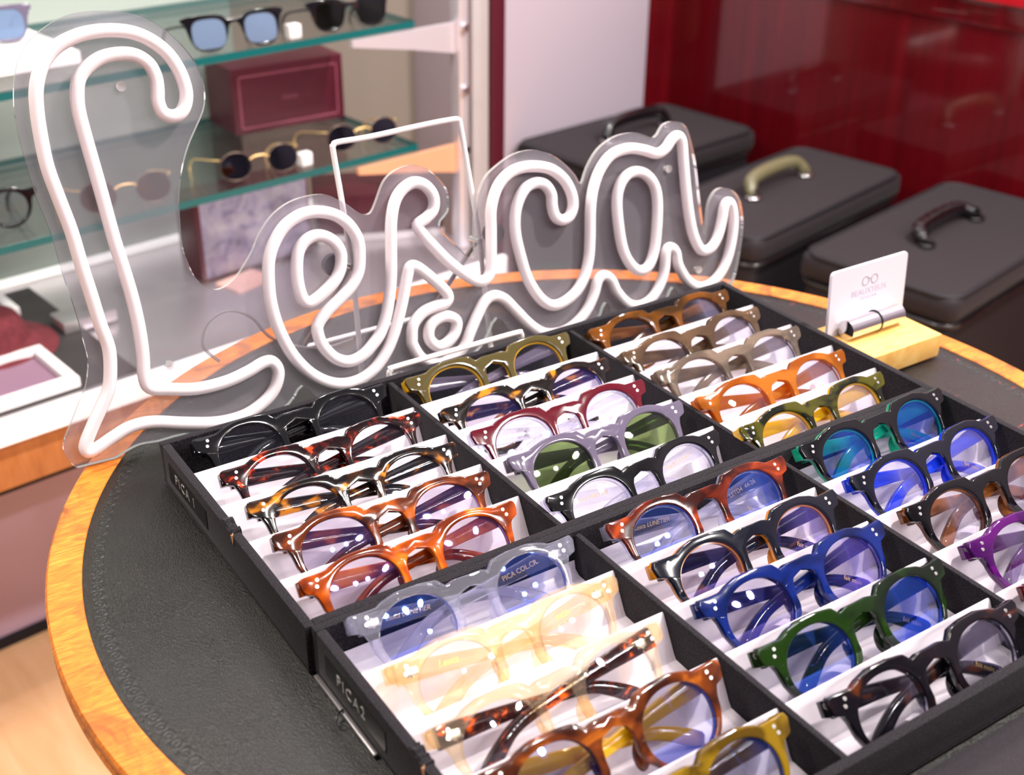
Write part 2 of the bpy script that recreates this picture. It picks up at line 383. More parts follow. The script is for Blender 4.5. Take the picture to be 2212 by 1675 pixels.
AC = dict(
    black=acetate('black_acetate', '0b0a0d'),
    redtort=acetate('red_tortoiseshell', '160406', '4a0d09', 'c8441a', scale=110, lo=0.48, hi=0.60),
    ambtort=acetate('amber_tortoiseshell', '120d0d', '40220c', 'e08a1c', scale=60, lo=0.50, hi=0.59),
    browntort=acetate('brown_tortoiseshell', '3a1a12', '743416', 'b85a1c', clear=0.12, scale=50, lo=0.42, hi=0.58),
    orange=acetate('honey_orange_acetate', '6e2606', 'b84c0a', 'e07c1c', clear=0.14, scale=38),
    olive=acetate('olive_khaki_acetate', '4e4424', clear=0.05),
    yellow=acetate('yellow_acetate', 'e2ac1c', clear=0.1),
    darktort=acetate('dark_brown_tortoiseshell', '17100f', '4a2a14', 'c8801e', scale=70, lo=0.50, hi=0.60),
    burgundy=acetate('burgundy_acetate', '580b1b'),
    crystal=acetate('crystal_acetate', 'f2f2ff', clear=0.45, trans=0.88, rough=0.03),
    grey=acetate('smoky_grey_acetate', '72687e', clear=0.30),
    brown=acetate('translucent_brown_acetate', '5c3c1a', 'a0601e', clear=0.45, scale=25, trans=0.3),
    taupe=acetate('translucent_taupe_acetate', '78604c', '94785e', clear=0.55, scale=25, trans=0.3),
    lgrey=acetate('translucent_light_grey_acetate', '948478', 'b0a090', clear=0.62, scale=25, trans=0.35),
    amber=acetate('translucent_caramel_acetate', 'b4661a', 'd88c34', clear=0.48, scale=25, trans=0.3),
    olivegreen=acetate('olive_green_acetate', '15170a', '4c480c', clear=0.1, scale=45),
    champagne=acetate('champagne_acetate', 'fff8ea', 'fff1da', clear=0.80, scale=25, trans=0.8),
    spicetort=acetate('spotted_tortoiseshell', '2a120d', '5c2410', 'e8641a', scale=130, lo=0.5, hi=0.6),
    midtort=acetate('chestnut_tortoiseshell', '3a1a10', '7a3a16', 'b8641e', clear=0.12, scale=42),
    olivebrown=acetate('olive_brown_acetate', '5c4410', '8f7018', clear=0.16, scale=40),
    redbrown=acetate('red_brown_acetate', '34100a', '702410', 'b04414', clear=0.12, scale=40),
    inkblack=acetate('ink_black_acetate', '12141f'),
    inkamber=acetate('ink_and_amber_acetate', '151a2c', '1a2038', 'c47a1c', scale=30, lo=0.5, hi=0.58),
    tangerine=acetate('tangerine_acetate', 'e2901e'),
    navy=acetate('navy_blue_acetate', '0b1848', '11256e', clear=0.10, scale=30),
    green=acetate('bottle_green_acetate', '0c190c', '19320b', clear=0.08, scale=30),
    blackbrown=acetate('black_brown_acetate', '0f0d13', '1a1216', '5c2c14', scale=45, lo=0.5, hi=0.62),
    emerald=acetate('emerald_acetate', '16a284', '2cc09c', clear=0.15, scale=30),
    cobalt=acetate('cobalt_acetate', '1a3ee0', clear=0.1),
    cola=acetate('cola_brown_acetate', '5a2e14', 'a0602c', clear=0.15, scale=50),
    purple=acetate('purple_acetate', '3c0c4c', '561064', clear=0.06, scale=30),
    wine=acetate('wine_red_acetate', '5a0e14'))

# ================================================================== SETTING
ANG = math.atan2(0.145, 0.989)
def bgm(a=0, b=0, z=0):          # frame of the display wall
    c, s = math.cos(ANG), math.sin(ANG)
    return Matrix.Translation((a * c - b * s, a * s + b * c, z)) @ Matrix.Rotation(ANG, 4, 'Z')
def bgloc(a, b, z): return bgm(a, b, z).to_translation()
def struct(name, me, mat, mw=None):
    o = link(name, me, mat, mw=mw); o['kind'] = 'structure'; return o
struct('floor', box('floor', (-3, -3.5, -0.05), (4, 4, 0)), M_FLOOR, bgm(0, 0, -0.75))
struct('wall_right', box('wall_right', (0, -0.35, 0), (0.06, 1.06, 0.755)), M_RED, bgm(1.72, 0, -0.75))
struct('trim_1', box('trim_1', (-0.004, -0.35, 0), (0.06, 1.06, 0.042), 0.002), M_RED, bgm(1.72, 0, 0.0055))
struct('trim_2', box('trim_2', (-0.012, -0.35, 0), (0.06, 1.06, 0.10), 0.003), M_REDB, bgm(1.72, 0, 0.048))
struct('wall_right_upper', box('wall_right_upper', (0, -0.35, 0), (0.06, 1.06, 1.5)), M_WHITE, bgm(1.72, 0, 0.1485))
struct('wall_right_near', box('wall_right_near', (0, -3.0, 0), (0.06, -0.355, 2.4)), M_SHOP2, bgm(1.72, 0, -0.75))
struct('wall_front', box('wall_front', (-3, -3.2, 0), (1.78, -3.14, 3.4)), M_SHOP, bgm(0, 0, -0.75))
struct('wall_left', box('wall_left', (-2.4, -3.1, 0), (-2.34, 1.3, 2.6)), M_SHOP, bgm(0, 0, -0.75))
struct('wall_back', box('wall_back', (1.55, 0, 0), (1.78, 0.06, 2.4)), M_RED, bgm(0, 1.06, -0.75))
struct('column_1', box('column_1', (1.215, 0, 0), (1.605, 0.30, 2.4), 0.004), M_COL, bgm(0, 1.03, -0.75))
struct('wall_back_far', box('wall_back_far', (-1.6, 0, 0), (1.216, 0.05, 2.4)), M_TAUPE, bgm(0, 1.30, -0.75))

# ================================================================== DISPLAY CABINET (behind)
cab = empty('display_cabinet', bgloc(0, 0, -0.75), ANG)
tag(cab, 'wood-fronted shop display cabinet with a steel top and lit white edge', 'cabinet')
def cpart(name, lo, hi, mat, bev=0.0, parent=None):
    lo = (lo[0], lo[1], lo[2] + 0.75); hi = (hi[0], hi[1], hi[2] + 0.75)
    return link(name, box(name, lo, hi, bev), mat, parent or cab)
cpart('counter_top', (-1.5, 0.635, -0.290), (0.865, 1.02, -0.270), M_STEEL, 0.002)
cpart('light_strip', (-1.5, 0.622, -0.292), (0.865, 0.634, -0.262), M_LED, 0.002)
tag(cpart('light_strip', (-1.5, 1.010, -0.269), (0.865, 1.019, -0.258), M_LED, 0.002), 'lit white strip along the back of the top')
cpart('front_panel', (-1.5, 0.640, -0.36), (0.865, 0.66, -0.291), M_PANEL, 0.002)
cpart('recess_shade', (-1.5, 0.665, -0.38), (0.865, 1.02, -0.291), M_GAP_SHADE)  # dark filler painting the shade of the recess under the counter
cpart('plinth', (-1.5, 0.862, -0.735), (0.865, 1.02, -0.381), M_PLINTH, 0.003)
cpart('plinth_shade_line', (-1.5, 0.855, -0.75), (0.865, 1.02, -0.7355), M_GAP_SHADE)  # dark strip standing in for the shadow line under the plinth
bp_ = cpart('back_panel', (-1.5, 1.022, -0.75), (0.655, 1.032, 1.1), M_BACKP)
post = cpart('post', (0.838, 0.700, -0.269), (0.856, 0.722, 1.0), M_SATIN, 0.003)
cpart('glass_post', (0.866, 0.704, -0.75), (0.898, 0.724, 1.0), M_ACRYL_E, 0.003)
cpart('dark_rail', (0.915, 0.72, -0.75), (0.945, 0.74, 1.0), M_MAROON, 0.003)
for z in (0.09, 0.0, -0.09):
    link('bolt', cyl('bolt', (0.847, 0.700, z - 0.02 + 0.75), (0.847, 0.694, z - 0.02 + 0.75), 0.006), M_CHROME, cab)
def bracket(z, mat):
    P = [(0.845, z - 0.001), (0.66, z - 0.001), (0.66, z - 0.010), (0.76, z - 0.028), (0.845, z - 0.046)]
    vs = [(x, y, zz + 0.75) for y in (0.709, 0.716) for x, zz in P]; n = len(P)
    fs = [tuple(range(n)), tuple(range(2 * n - 1, n - 1, -1))] + [(i, (i + 1) % n, n + (i + 1) % n, n + i) for i in range(n)]
    link('bracket', mesh('bracket', vs, fs, False), mat, cab)
bracket(0.0775, M_SATIN); bracket(-0.1015, M_CHROME_WARM)
for zi, nm in ((0.0845, 'upper'), (-0.0920, 'lower')):
    bm = bmesh.new(); bm_box(bm, (-1.5, 0.712, -0.0060), (0.768, 1.0215, 0.0045), 0.0006, 1)
    me = from_bm('glass_shelf', bm); me.materials.append(M_GLASS); me.materials.append(M_GLASS_E)
    for p in me.polygons:
        if abs(p.normal.z) < 0.5: p.material_index = 1
    o = link('glass_shelf', me); o.matrix_world = bgm(0, 0, zi)
    tag(o, 'upper teal-edged glass shelf carrying black sunglasses' if nm == 'upper' else 'lower teal-edged glass shelf under the burgundy box', 'shelf', 'glass shelves of the display')

# ================================================================== TABLE
TC = Vector((0.2635, -0.1765, 0)); R1, R2 = 0.3827, 0.3610
table = empty('round_table', (TC.x, TC.y, -0.75))
tag(table, 'round wooden table with a worn black leather top and orange veneer rim', 'table')
def ring(name, prof, seg=160):
    vs = []; fs = []; n = len(prof)
    for i in range(seg):
        a = 2 * PI * i / seg
        for r, z in prof: vs.append((r * math.cos(a), r * math.sin(a), z + 0.75))
    for i in range(seg):
        j = (i + 1) % seg
        for k in range(n):
            l = (k + 1) % n
            fs.append((i * n + k, i * n + l, j * n + l, j * n + k))
    return smooth_angle(mesh(name, vs, fs), 30)
link('rim', ring('rim', [(R2, -0.001), (R2, -0.016), (R1 - 0.003, -0.016), (R1, -0.0135), (R1, -0.0105), (R1 - 0.0018, -0.0090), (R1 - 0.0018, -0.0075), (R1, -0.006), (R1, -0.002), (R1 - 0.0015, -0.0004), (R2 + 0.0004, -0.0004)]), M_WOOD, table)
# leather disc with embossed scallop border (real relief)
vs = []; fs = []
rad = [0.0, 0.08, 0.16, 0.24, 0.30, 0.33, 0.3445] + [0.3450 + 0.0006 * k for k in range(0, 25)] + [R2]
SEG = 2600
for ri, r in enumerate(rad):
    for i in range(SEG):
        a = 2 * PI * i / SEG
        d = (r - 0.3522) / 0.0040; ph = (a * 260 / (2 * PI)) % 1.0 - 0.5; z = 0.0
        if abs(d) < 1.2:
            q = math.hypot(ph * 2.1, d)
            z = 0.00055 * max(0, 1 - abs(q - 0.78) / 0.24) + 0.0005 * max(0, 1 - q / 0.4)
        if 0.3575 < r < R2 - 1e-6: z -= 0.0004
        vs.append((r * math.cos(a), r * math.sin(a), 0.75 - 0.0014 + z))
for ri in range(len(rad) - 1):
    for i in range(SEG):
        j = (i + 1) % SEG
        fs.append((ri * SEG + i, ri * SEG + j, (ri + 1) * SEG + j, (ri + 1) * SEG + i))
link('leather_top', mesh('leather_top', vs, fs), M_LEATHER, table)
link('under_board', cyl('under_board', (0, 0, 0.735), (0, 0, 0.7455), R2 - 0.001, seg=96), M_WOOD_D, table)
link('apron', ring('apron', [(R1 - 0.03, -0.07), (R1 - 0.018, -0.07), (R1 - 0.018, -0.0165), (R1 - 0.03, -0.0165)]), M_WOOD_D, table)
link('pedestal', cyl('pedestal', (0, 0, 0.06), (0, 0, 0.735), 0.05, 0.04), M_WOOD_D, table)
link('base', cyl('base', (0, 0, 0.0), (0, 0, 0.06), 0.26, 0.09, 64), M_WOOD_D, table)
bm = bmesh.new()
for dx in (0, 0.012):
    bm_cyl(bm, (-0.3635 + dx, -0.099 - dx * 1.2, 0.690), (-0.3635 + dx, -0.099 - dx * 1.2, 0.722), 0.0085)
bm_box(bm, (-0.368, -0.112, 0.685), (-0.346, -0.102, 0.715), 0.001)
link('hinge', from_bm('hinge', bm), M_BRONZE, table)
link('leaf_stay', tube('leaf_stay', [(-0.372, -0.07, 0.73), (-0.3695, -0.09, 0.70), (-0.366, -0.10, 0.60)], 0.004), M_WOOD_D, table)

# ================================================================== TRAYS
PX = (0.0, 0.1721, 0.3374, 0.5038); HT = 0.032; TW = 0.003; LEN = 0.2262
FLAP = [-0.0425 - 0.0455 * k for k in range(4)]
def make_tray(name, loc, label, text, open_back):
    t = empty(name, loc, 0.0006); tag(t, label, 'tray', 'display trays of eyeglasses')
    link('base', box('base', (-TW, -LEN - TW, 0.0002), (PX[3] + TW, TW, 0.0026), 0.0008), M_TRAY, t)
    # left wall has a worn notch
    bm = bmesh.new(); bm_box(bm, (-TW, -LEN - TW, 0.0027), (TW, -TW - 0.0001, HT), 0.0010)
    link('side_wall', from_bm('side_wall', bm), M_TRAY, t)
    link('side_wall', box('side_wall', (PX[3] - TW, -LEN - TW, 0.0027), (PX[3] + TW, -TW - 0.0001, HT), 0.0010), M_TRAY, t)
    link('end_wall', box('end_wall', (-TW, -TW, 0.0027), (PX[3] + TW, TW, HT), 0.0010), M_TRAY, t)
    link('end_wall', box('end_wall', (TW, -LEN - TW, 0.0027), (PX[3] - TW, -LEN + TW, HT), 0.0010), M_TRAY, t)
    for i in (1, 2):
        link('divider', box('divider', (PX[i] - 0.002, -LEN + TW, 0.0027), (PX[i] + 0.002, -TW, HT - 0.002), 0.0010), M_TRAY, t)
    for c in range(3):
        x0 = PX[c] + (TW if c == 0 else 0.002) + 0.0004; x1 = PX[c + 1] - (TW if c == 2 else 0.002) - 0.0004
        prof = []; zf = 0.0036
        if open_back: prof += [(-0.0045, 0.012), (-0.006, 0.006), (-0.010, zf)]
        for k, yt in enumerate(FLAP):
            prof += [(yt - 0.0030 + 0.0055, zf), (yt + 0.0016, 0.0262), (yt + 0.0009, 0.0276), (yt, 0.0279), (yt - 0.0009, 0.0270), (yt - 0.0120, 0.0066), (yt - 0.0142, zf + 0.0003)]
            if k < 3: prof += [(yt - 0.024, zf), (yt - 0.034, zf + 0.0002)]
        prof += [(-LEN + 0.012, zf), (-LEN + TW + 0.0016, 0.0045), (-LEN + TW + 0.0006, 0.010)]
        if not open_back: prof = prof[0:]
        vs = []; n = len(prof)
        for x in (x0, x1):
            for y, z in prof: vs.append((x, y, z))
        for x in (x0, x1):
            for y, z in prof: vs.append((x, y, z - 0.0005))
        fs = []
        for i in range(n - 1):
            fs.append((i, i + 1, n + i + 1, n + i)); fs.append((2 * n + i, 3 * n + i, 3 * n + i + 1, 2 * n + i + 1))
            fs.append((i, 2 * n + i, 2 * n + i + 1, i + 1)); fs.append((n + i, n + i + 1, 3 * n + i + 1, 3 * n + i))
        fs.append((0, n, 3 * n, 2 * n)); fs.append((n - 1, 3 * n - 1, 4 * n - 1, 2 * n - 1))
        tag(link('card_insert', smooth_angle(mesh('card_insert', vs, fs), 40), M_CARD, t), 'white pleated card insert')
    lab = link('label_strip', box('label_strip', (-TW - 0.0004, -0.082, 0.010), (-TW - 0.00005, -0.014, 0.024)), M_LABEL, t)
    link('lettering', text_mesh(text, 0.0105, 0.00008, 0, 1.25), M_PRINT, lab, frame_m((-TW - 0.00052, -0.044, 0.0170), (0, -1, 0), (0, 0, 1), (-1, 0, 0)))
    return t
trayA = make_tray('eyeglasses_tray', (0, 0, 0), 'rear black tray of fifteen eyeglasses, next to the white script sign', 'PICA 1', False)
trayB = make_tray('eyeglasses_tray', (0.0035, -0.2320, 0), 'front black tray of eyeglasses, marked PICA2 on its left side', 'PICA2', True)
# torn cardboard on the left walls
def torn(parent, y, s):
    random.seed(int(y * -1000)); vs = []; fs = []
    pr = []
    for i in range(9):
        yy = y - 0.018 * s * i / 8
        pr.append((yy, HT + 0.0006 + random.uniform(-0.001, 0.0018) * (1 if 0 < i < 8 else 0)))
    for yy, zz in pr: vs += [(-0.0018, yy, HT - 0.004), (-0.0018, yy, zz), (0.0036, yy, zz + random.uniform(-.001, .001)), (0.0042, yy, HT - 0.006)]
    for i in range(8):
        for k in range(4): fs.append((i * 4 + k, i * 4 + (k + 1) % 4, i * 4 + 4 + (k + 1) % 4, i * 4 + 4 + k))
    fs += [(0, 1, 2, 3), (32, 33, 34, 35)]
    link('torn_corner', mesh('torn_corner', vs, fs, False), M_TRAY, parent)
    vs = [(-0.0034, y - 0.017 * s, HT - 0.001), (-0.0034, y - 0.020 * s, HT - 0.0065), (-0.0036, y - 0.0215 * s, HT - 0.0035), (-0.0030, y - 0.0205 * s, HT + 0.0004),
          (-0.001, y - 0.017 * s, HT + 0.0006)]
    link('bare_cardboard', mesh('bare_cardboard', vs, [(0, 1, 2, 3), (0, 3, 4)], False), M_CARDBOARD, parent)
torn(trayA, -0.1075, 1.0); torn(trayB, -0.105, 0.8)
# thin metal lip and wire pull under the near tray
link('metal_lip', box('metal_lip', (-0.0058, -0.073, 0.0002), (-0.0032, -0.002, 0.0020), 0.0004), M_STEEL, trayB)
link('wire_pull', tube('wire_pull', catmull([(-0.0045, -0.036, 0.0030), (-0.009, -0.038, 0.0030), (-0.0115, -0.042, 0.0012), (-0.0095, -0.045, 0.0012)], 5, False), 0.0006, seg=8), M_BLACKP, trayB)
o = link('tray_lid', box('tray_lid', (0, -0.30, 0.0002), (0.46, 0, 0.0036), 0.0015), M_BOARD)
o.location = (0.205, -0.4665, 0); tag(o, 'flat black speckled lid lying in front of the near tray', 'lid')

# ================================================================== EYEGLASSES
# half outline of the front, from the middle of the top edge round to the nose arch (mm, v = 0 at the lens bottom)
HALF = [(0, 38.2), (8.8, 38.3), (14.2, 36.8), (18.8, 41.6), (29, 43.0), (43, 43.1), (52.0, 40.8), (56.5, 38.7), (64, 38.7), (72.5, 39.2), (74.2, 36.0),
        (72.6, 29.3), (67.3, 27.6), (65.4, 23), (64.2, 15), (60.5, 7), (54, -0.2), (46, -4.4), (37.3, -5.6), (28.5, -4.2), (21.0, 0.0), (15.2, 5.8),
        (11.2, 9.0), (9.6, 14), (9.9, 20), (9.6, 22.5), (9.2, 26.0), (7.7, 29.0), (5.2, 31.0), (2.4, 31.9), (0, 32.0)]
LC = (37.3, 18.6)
def chaikin(P, it, q):
    for _ in range(it):
        o = [P[0]]
        for a, b in zip(P[:-1], P[1:]):
            o.append((a[0] * (1 - q) + b[0] * q, a[1] * (1 - q) + b[1] * q)); o.append((a[0] * q + b[0] * (1 - q), a[1] * q + b[1] * (1 - q)))
        o.append(P[-1]); P = o
    return P
def densify(P, d):
    o = []
    for a, b in zip(P[:-1], P[1:]):
        L = math.hypot(b[0] - a[0], b[1] - a[1]); n = max(1, int(math.ceil(L / d)))
        for i in range(n): o.append((a[0] + (b[0] - a[0]) * i / n, a[1] + (b[1] - a[1]) * i / n))
    o.append(P[-1]); return o
LSQ = [2.15, 22.7]
def lens_pt(th, s=1.0):
    c, sn = math.cos(th), math.sin(th)
    e, hw = LSQ
    x = hw * math.copysign(abs(c) ** (2 / e), c); y = (19.5 if sn > 0 else 19.2) * math.copysign(abs(sn) ** (2 / e), sn)
    y += 0.0
    return (LC[0] + x * s, LC[1] + y * s)
def bend(x): return -0.00055 * x * x
def front_mesh(name, w0, w1, soft, bev_f=0.55, bev_b=0.5, lens_s=1.0, half=None):
    dome = 0.05 if soft[0] == 1 else 0.13
    """w0 front, w1 back (mm). One closed solid with two lens openings."""
    P = densify(chaikin(half or HALF, *soft), 1.4)
    nO = len(P)
    yb0, yt0 = P[-1][1], P[0][1]
    seam = [(0, yb0 + (yt0 - yb0) * k / 4) for k in range(1, 4)]
    loop = P + seam                              # closed loop of this half
    th = []
    for p in loop: th.append(math.atan2(p[1] - LC[1], p[0] - LC[0]))
    un = [th[0]]                                  # goes clockwise: decreasing, forced monotone
    for a in th[1:]:
        while a > un[-1] + PI: a -= 2 * PI
        while a < un[-1] - PI: a += 2 * PI
        un.append(a)
    for i in range(1, len(un)): un[i] = min(un[i], un[i - 1] - 0.004)
    tot = un[0] - un[-1]; lim = 2 * PI - 0.012
    if tot > lim: un = [un[0] - (un[0] - a) * lim / tot for a in un]
    N = len(loop)
    vs = []; idx = {}
    rf = [0.0, 0.25, 0.70, 0.95]                  # distances from the outer edge
    def zprof(k, seam_pt, sgn, b):
        if seam_pt: return 0.0
        p = dome if b > 0 else 0.0
        return {0: b + p, 1: b * 0.36 + p, 2: p, 3: p * 0.7, 4: 0.0, 5: p * 0.7, 6: p, 7: b * 0.36 + p, 8: b + p}[k]
    rings = []
    for sgn, w, b in ((1, w0, bev_f), (-1, w1, bev_b)):
        for k in range(9):
            rg = []
            for i in range(N):
                o = loop[i]; q = lens_pt(un[i], lens_s); L = math.hypot(q[0] - o[0], q[1] - o[1])
                sp = i >= nO or i in (0, nO - 1)
                if k < 4: t = (rf[k] / L if not (i >= nO) else 0.0 + k * 0.001)
                elif k == 4: t = 0.5
                else: t = 1 - (0.95, 0.70, 0.25, 0.0)[k - 5] / L
                x = o[0] + (q[0] - o[0]) * t; y = o[1] + (q[1] - o[1]) * t
                if i in (0, nO - 1) and k < 4: x = 0.0; y = o[1] + (-1 if i == 0 else 1) * rf[k] * (0.6)
                if i >= nO and k < 4: x = 0.0
                dz = zprof(k, i >= nO and k < 4, sgn, b)
                rg.append(len(vs)); vs.append((x, y, w - sgn * dz + bend(x)))
            rings.append(rg)
    fs = []
    for f in (0, 9):
        for k in range(8):
            if k < 3: rngi = [i for i in range(N) if i < nO - 1]     # seam strip degenerates for the first rings
            else: rngi = range(N)
            for i in rngi:
                j = (i + 1) % N
                fs.append((rings[f + k][i], rings[f + k][j], rings[f + k + 1][j], rings[f + k + 1][i]))
    for i in range(nO - 1): fs.append((rings[0][i], rings[9][i], rings[9][i + 1], rings[0][i + 1]))
    for i in range(N):
        j = (i + 1) % N; fs.append((rings[8][i], rings[8][j], rings[17][j], rings[17][i]))
    bm = bmesh.new(); bv = [bm.verts.new((a * 0.001, b * 0.001, c * 0.001)) for a, b, c in vs]
    bv2 = [bm.verts.new((-a * 0.001, b * 0.001, c * 0.001)) for a, b, c in vs]
    for f in fs:
        for B, rev in ((bv, 0), (bv2, 1)):
            q = [B[i] for i in f]
            try: bm.faces.new(q[::-1] if rev else q)
            except ValueError: pass
    bmesh.ops.remove_doubles(bm, verts=bm.verts, dist=0.00012)
    bmesh.ops.dissolve_degenerate(bm, edges=bm.edges, dist=0.00002)
    lo = [v for v in bm.verts if not v.link_faces]
    bmesh.ops.delete(bm, geom=lo, context='VERTS')
    return from_bm(name, bm, 48)
def lens_mesh(side):
    n = 48; vs = []; fs = []
    for layer, w in ((0, -1.2), (1, -2.8)):
        vs.append((side * LC[0], LC[1], w + 0.9 + bend(LC[0])))
        for rr in (0.5, 1.0):
            for i in range(n):
                p = lens_pt(2 * PI * i / n, rr * 1.0)
                vs.append((side * p[0], p[1], w + 0.9 * (1 - rr * rr) + bend(p[0])))
    for b in (0, 1 + 2 * n):
        for i in range(n):
            j = (i + 1) % n
            fs.append((b, b + 1 + i, b + 1 + j)); fs.append((b + 1 + i, b + 1 + n + i, b + 1 + n + j, b + 1 + j))
    s = 1 + 2 * n
    for i in range(n):
        j = (i + 1) % n; fs.append((1 + n + i, s + 1 + n + i, s + 1 + n + j, 1 + n + j))
    return smooth_angle(mesh('lens', [(a * .001, b * .001, c * .001) for a, b, c in vs], fs), 60)
def temple_mesh(side, depth, drop):
    """folded temple lying behind the front; side = hinge side. path in (x, v), thickness along w"""
    P = [(67, 32.3), (62, 31.9), (52, 31.2 - drop * .2), (30, 29.2 - drop * .55), (6, 26.4 - drop * .9), (-16, 23.4 - drop * 1.1), (-28, 20.4 - drop), (-38, 15.0 - drop * .7), (-47, 8.8 - drop * .4), (-54, 3.8)]
    H = [5.6, 5.6, 5.4, 4.3, 3.5, 3.3, 3.4, 3.9, 4.3, 3.3]
    C0 = catmull([(a, b, h) for (a, b), h in zip(P, H)], 4, False)
    vs = []; fs = []; n = len(C0); K = 8
    sec = [(1, .72), (.86, 1), (-.86, 1), (-1, .72), (-1, -.72), (-.86, -1), (.86, -1), (1, -.72)]
    for i, c in enumerate(C0):
        a = C0[max(0, i - 1)]; b = C0[min(n - 1, i + 1)]
        tx, ty = b.x - a.x, b.y - a.y; L = math.hypot(tx, ty) or 1; nx, ny = -ty / L, tx / L
        t = i / (n - 1); dep = depth + 1.6 * math.sin(PI * min(1, t * 1.1)) + bend(67) * (1 - t) * 0.6
        h = c.z * (0.75 if i == n - 1 else 1)
        for sy, sw in sec:
            vs.append((side * (c.x + nx * h * sy), c.y + ny * h * sy, -dep + 1.9 * sw))
    for i in range(n - 1):
        for k in range(K):
            l = (k + 1) % K; fs.append((i * K + k, i * K + l, (i + 1) * K + l, (i + 1) * K + k))
    fs += [tuple(range(K)), tuple((n - 1) * K + k for k in range(K))]
    return smooth_angle(mesh('temple', [(a * .001, b * .001, c * .001) for a, b, c in vs], fs), 50)
def pad_mesh(side):
    bm = bmesh.new(); bmesh.ops.create_uvsphere(bm, u_segments=14, v_segments=10, radius=1)
    M_ = Matrix.Translation((side * 0.0128, 0.0125, -0.0072)) @ Matrix.Rotation(side * math.radians(-14), 4, 'Z') @ Matrix.Rotation(side * math.radians(28), 4, 'Y') @ Matrix.Diagonal((0.0022, 0.0082, 0.0050, 1))
    bmesh.ops.transform(bm, matrix=M_, verts=bm.verts); return from_bm('nose_pad', bm, 60)
def rivet_mesh():
    bm = bmesh.new(); bm_cyl(bm, (0, 0, -0.0003), (0, 0, 0.00022), 0.00125, 0.00105, 16); return from_bm('rivet', bm)
def hinge_mesh():
    bm = bmesh.new(); bm_cyl(bm, (0, -0.0028, 0), (0, 0.0028, 0), 0.0011, seg=12)
    bm_box(bm, (-0.0035, -0.0022, 0.0004), (0.0035, 0.0022, 0.0012), 0.0002); return from_bm('hinge', bm)
SOFT = dict(crisp=(1, 0.08), mid=(2, 0.14), round=(3, 0.25))
FRONT = {k: front_mesh('front', 0, -5.0, v) for k, v in SOFT.items()}
FRONT_T = {k: front_mesh('front', 0, -2.2, v, bev_b=0.0) for k, v in SOFT.items()}
BACK_T = {k: front_mesh('inner_layer', -2.22, -5.4, v, bev_f=0.0, bev_b=0.8, lens_s=0.945) for k, v in SOFT.items()}
LM = {s: lens_mesh(s) for s in (1, -1)}
TM = {(s, v): temple_mesh(s, 8.6 if s > 0 else 14.0, d) for s in (1, -1) for v, d in ((0, 0.0), (1, 3.0))}
NP = {s: pad_mesh(s) for s in (1, -1)}; RV = rivet_mesh(); HG = hinge_mesh()
def end_mesh(side):
    bm = bmesh.new(); M_ = Matrix.Translation((side * 0.0712, 0.0336, -0.0092)) @ Matrix.Rotation(side * 0.05, 4, 'Z')
    bm_box(bm, (-0.0026, -0.0044, -0.0036), (0.0026, 0.0044, 0.0036), 0.0008, 2, M_); return from_bm('end_piece', bm)
EP = {s: end_mesh(s) for s in (1, -1)}
def glasses(tray, col, row, cx, y33, yaw, style, outer, inner, lens, label, temple=None, txt=('Lesca', 'PICA  44-26'), gold=False, extra=None, lean=41.0, group='eyeglasses in the trays'):
    """y33: tray-local y of the rivets where they stand 33 mm above the table"""
    a = math.radians(lean)
    # rivet at v = 33, frame origin v = 0 at height z0
    z0 = 0.0036 + (5.9 * math.cos(a)) * 0.001 + 0.0003 + 4.8 * 0.001 * math.sin(a)
    zr = z0 + 0.033 * math.cos(a)
    yb = y33 - 0.033 * math.sin(a)
    # keep the same line of sight when the rivet height differs from 33 mm
    yb -= (zr - 0.033) * 1.33
    loc = Vector((cx, yb, z0))
    root = empty('eyeglasses', loc); tag(root, label, 'sunglasses' if 'sunglasses' in label else 'eyeglasses', group)
    root.matrix_world = Matrix.Translation(loc) @ Matrix.Rotation(math.radians(yaw), 4, 'Z') @ Matrix.Rotation(PI / 2 - a, 4, 'X')
    om = AC[outer]; im = AC[inner] if inner else om; tm = AC[temple] if temple else im
    if inner:
        link('front', FRONT_T[style], om, root); link('inner_layer', BACK_T[style], im, root)
    else: link('front', FRONT[style], om, root)
    for s in (-1, 1):
        link('lens', LM[s], LENS[lens], root)
        tp = link('temple', TM[(s, (row + col) % 2)], tm, root)
        link('nose_pad', NP[s], im if inner else om, root)
        for dx, v in ((63.6, 35.4), (64.9, 31.8)):
            link('rivet', RV, M_SILVER, root, Matrix.Translation((s * dx * .001, v * .001, (bend(dx) + 0.02) * .001)))
        link('end_piece', EP[s], im, root)
        link('hinge', HG, M_SILVER, root, Matrix.Translation((s * 0.0600, 0.0315, -0.0072)))
        if txt:
            dr = 3.0 * ((row + col) % 2)
            if s == 1:
                an = math.atan2(2.6 + dr * .3, 24); 
                link('lettering', text_mesh(txt[1], 0.0042), M_GOLD if gold else M_PRINT, tp,
                     Matrix.Translation((0.036, (29.8 - dr * .45) * .001, -0.00825 + 0.0)) @ Matrix.Rotation(an, 4, 'Z'))
            else:
                link('lettering', text_mesh(txt[0], 0.0056 if len(txt[0]) < 7 else 0.0040, shear=0.3), M_GOLD if gold else M_PRINT, tp,
                     Matrix.Translation((-0.036, (29.8 - dr * .35) * .001, -0.01365)) @ Matrix.Rotation(-0.09, 4, 'Z'))
    if extra:
        link('lettering', text_mesh(extra, 0.0040), M_GOLD, root, Matrix.Translation((0.0425, 0.0118, -0.01185)) @ Matrix.Rotation(-0.62, 4, 'Z'))
    return root
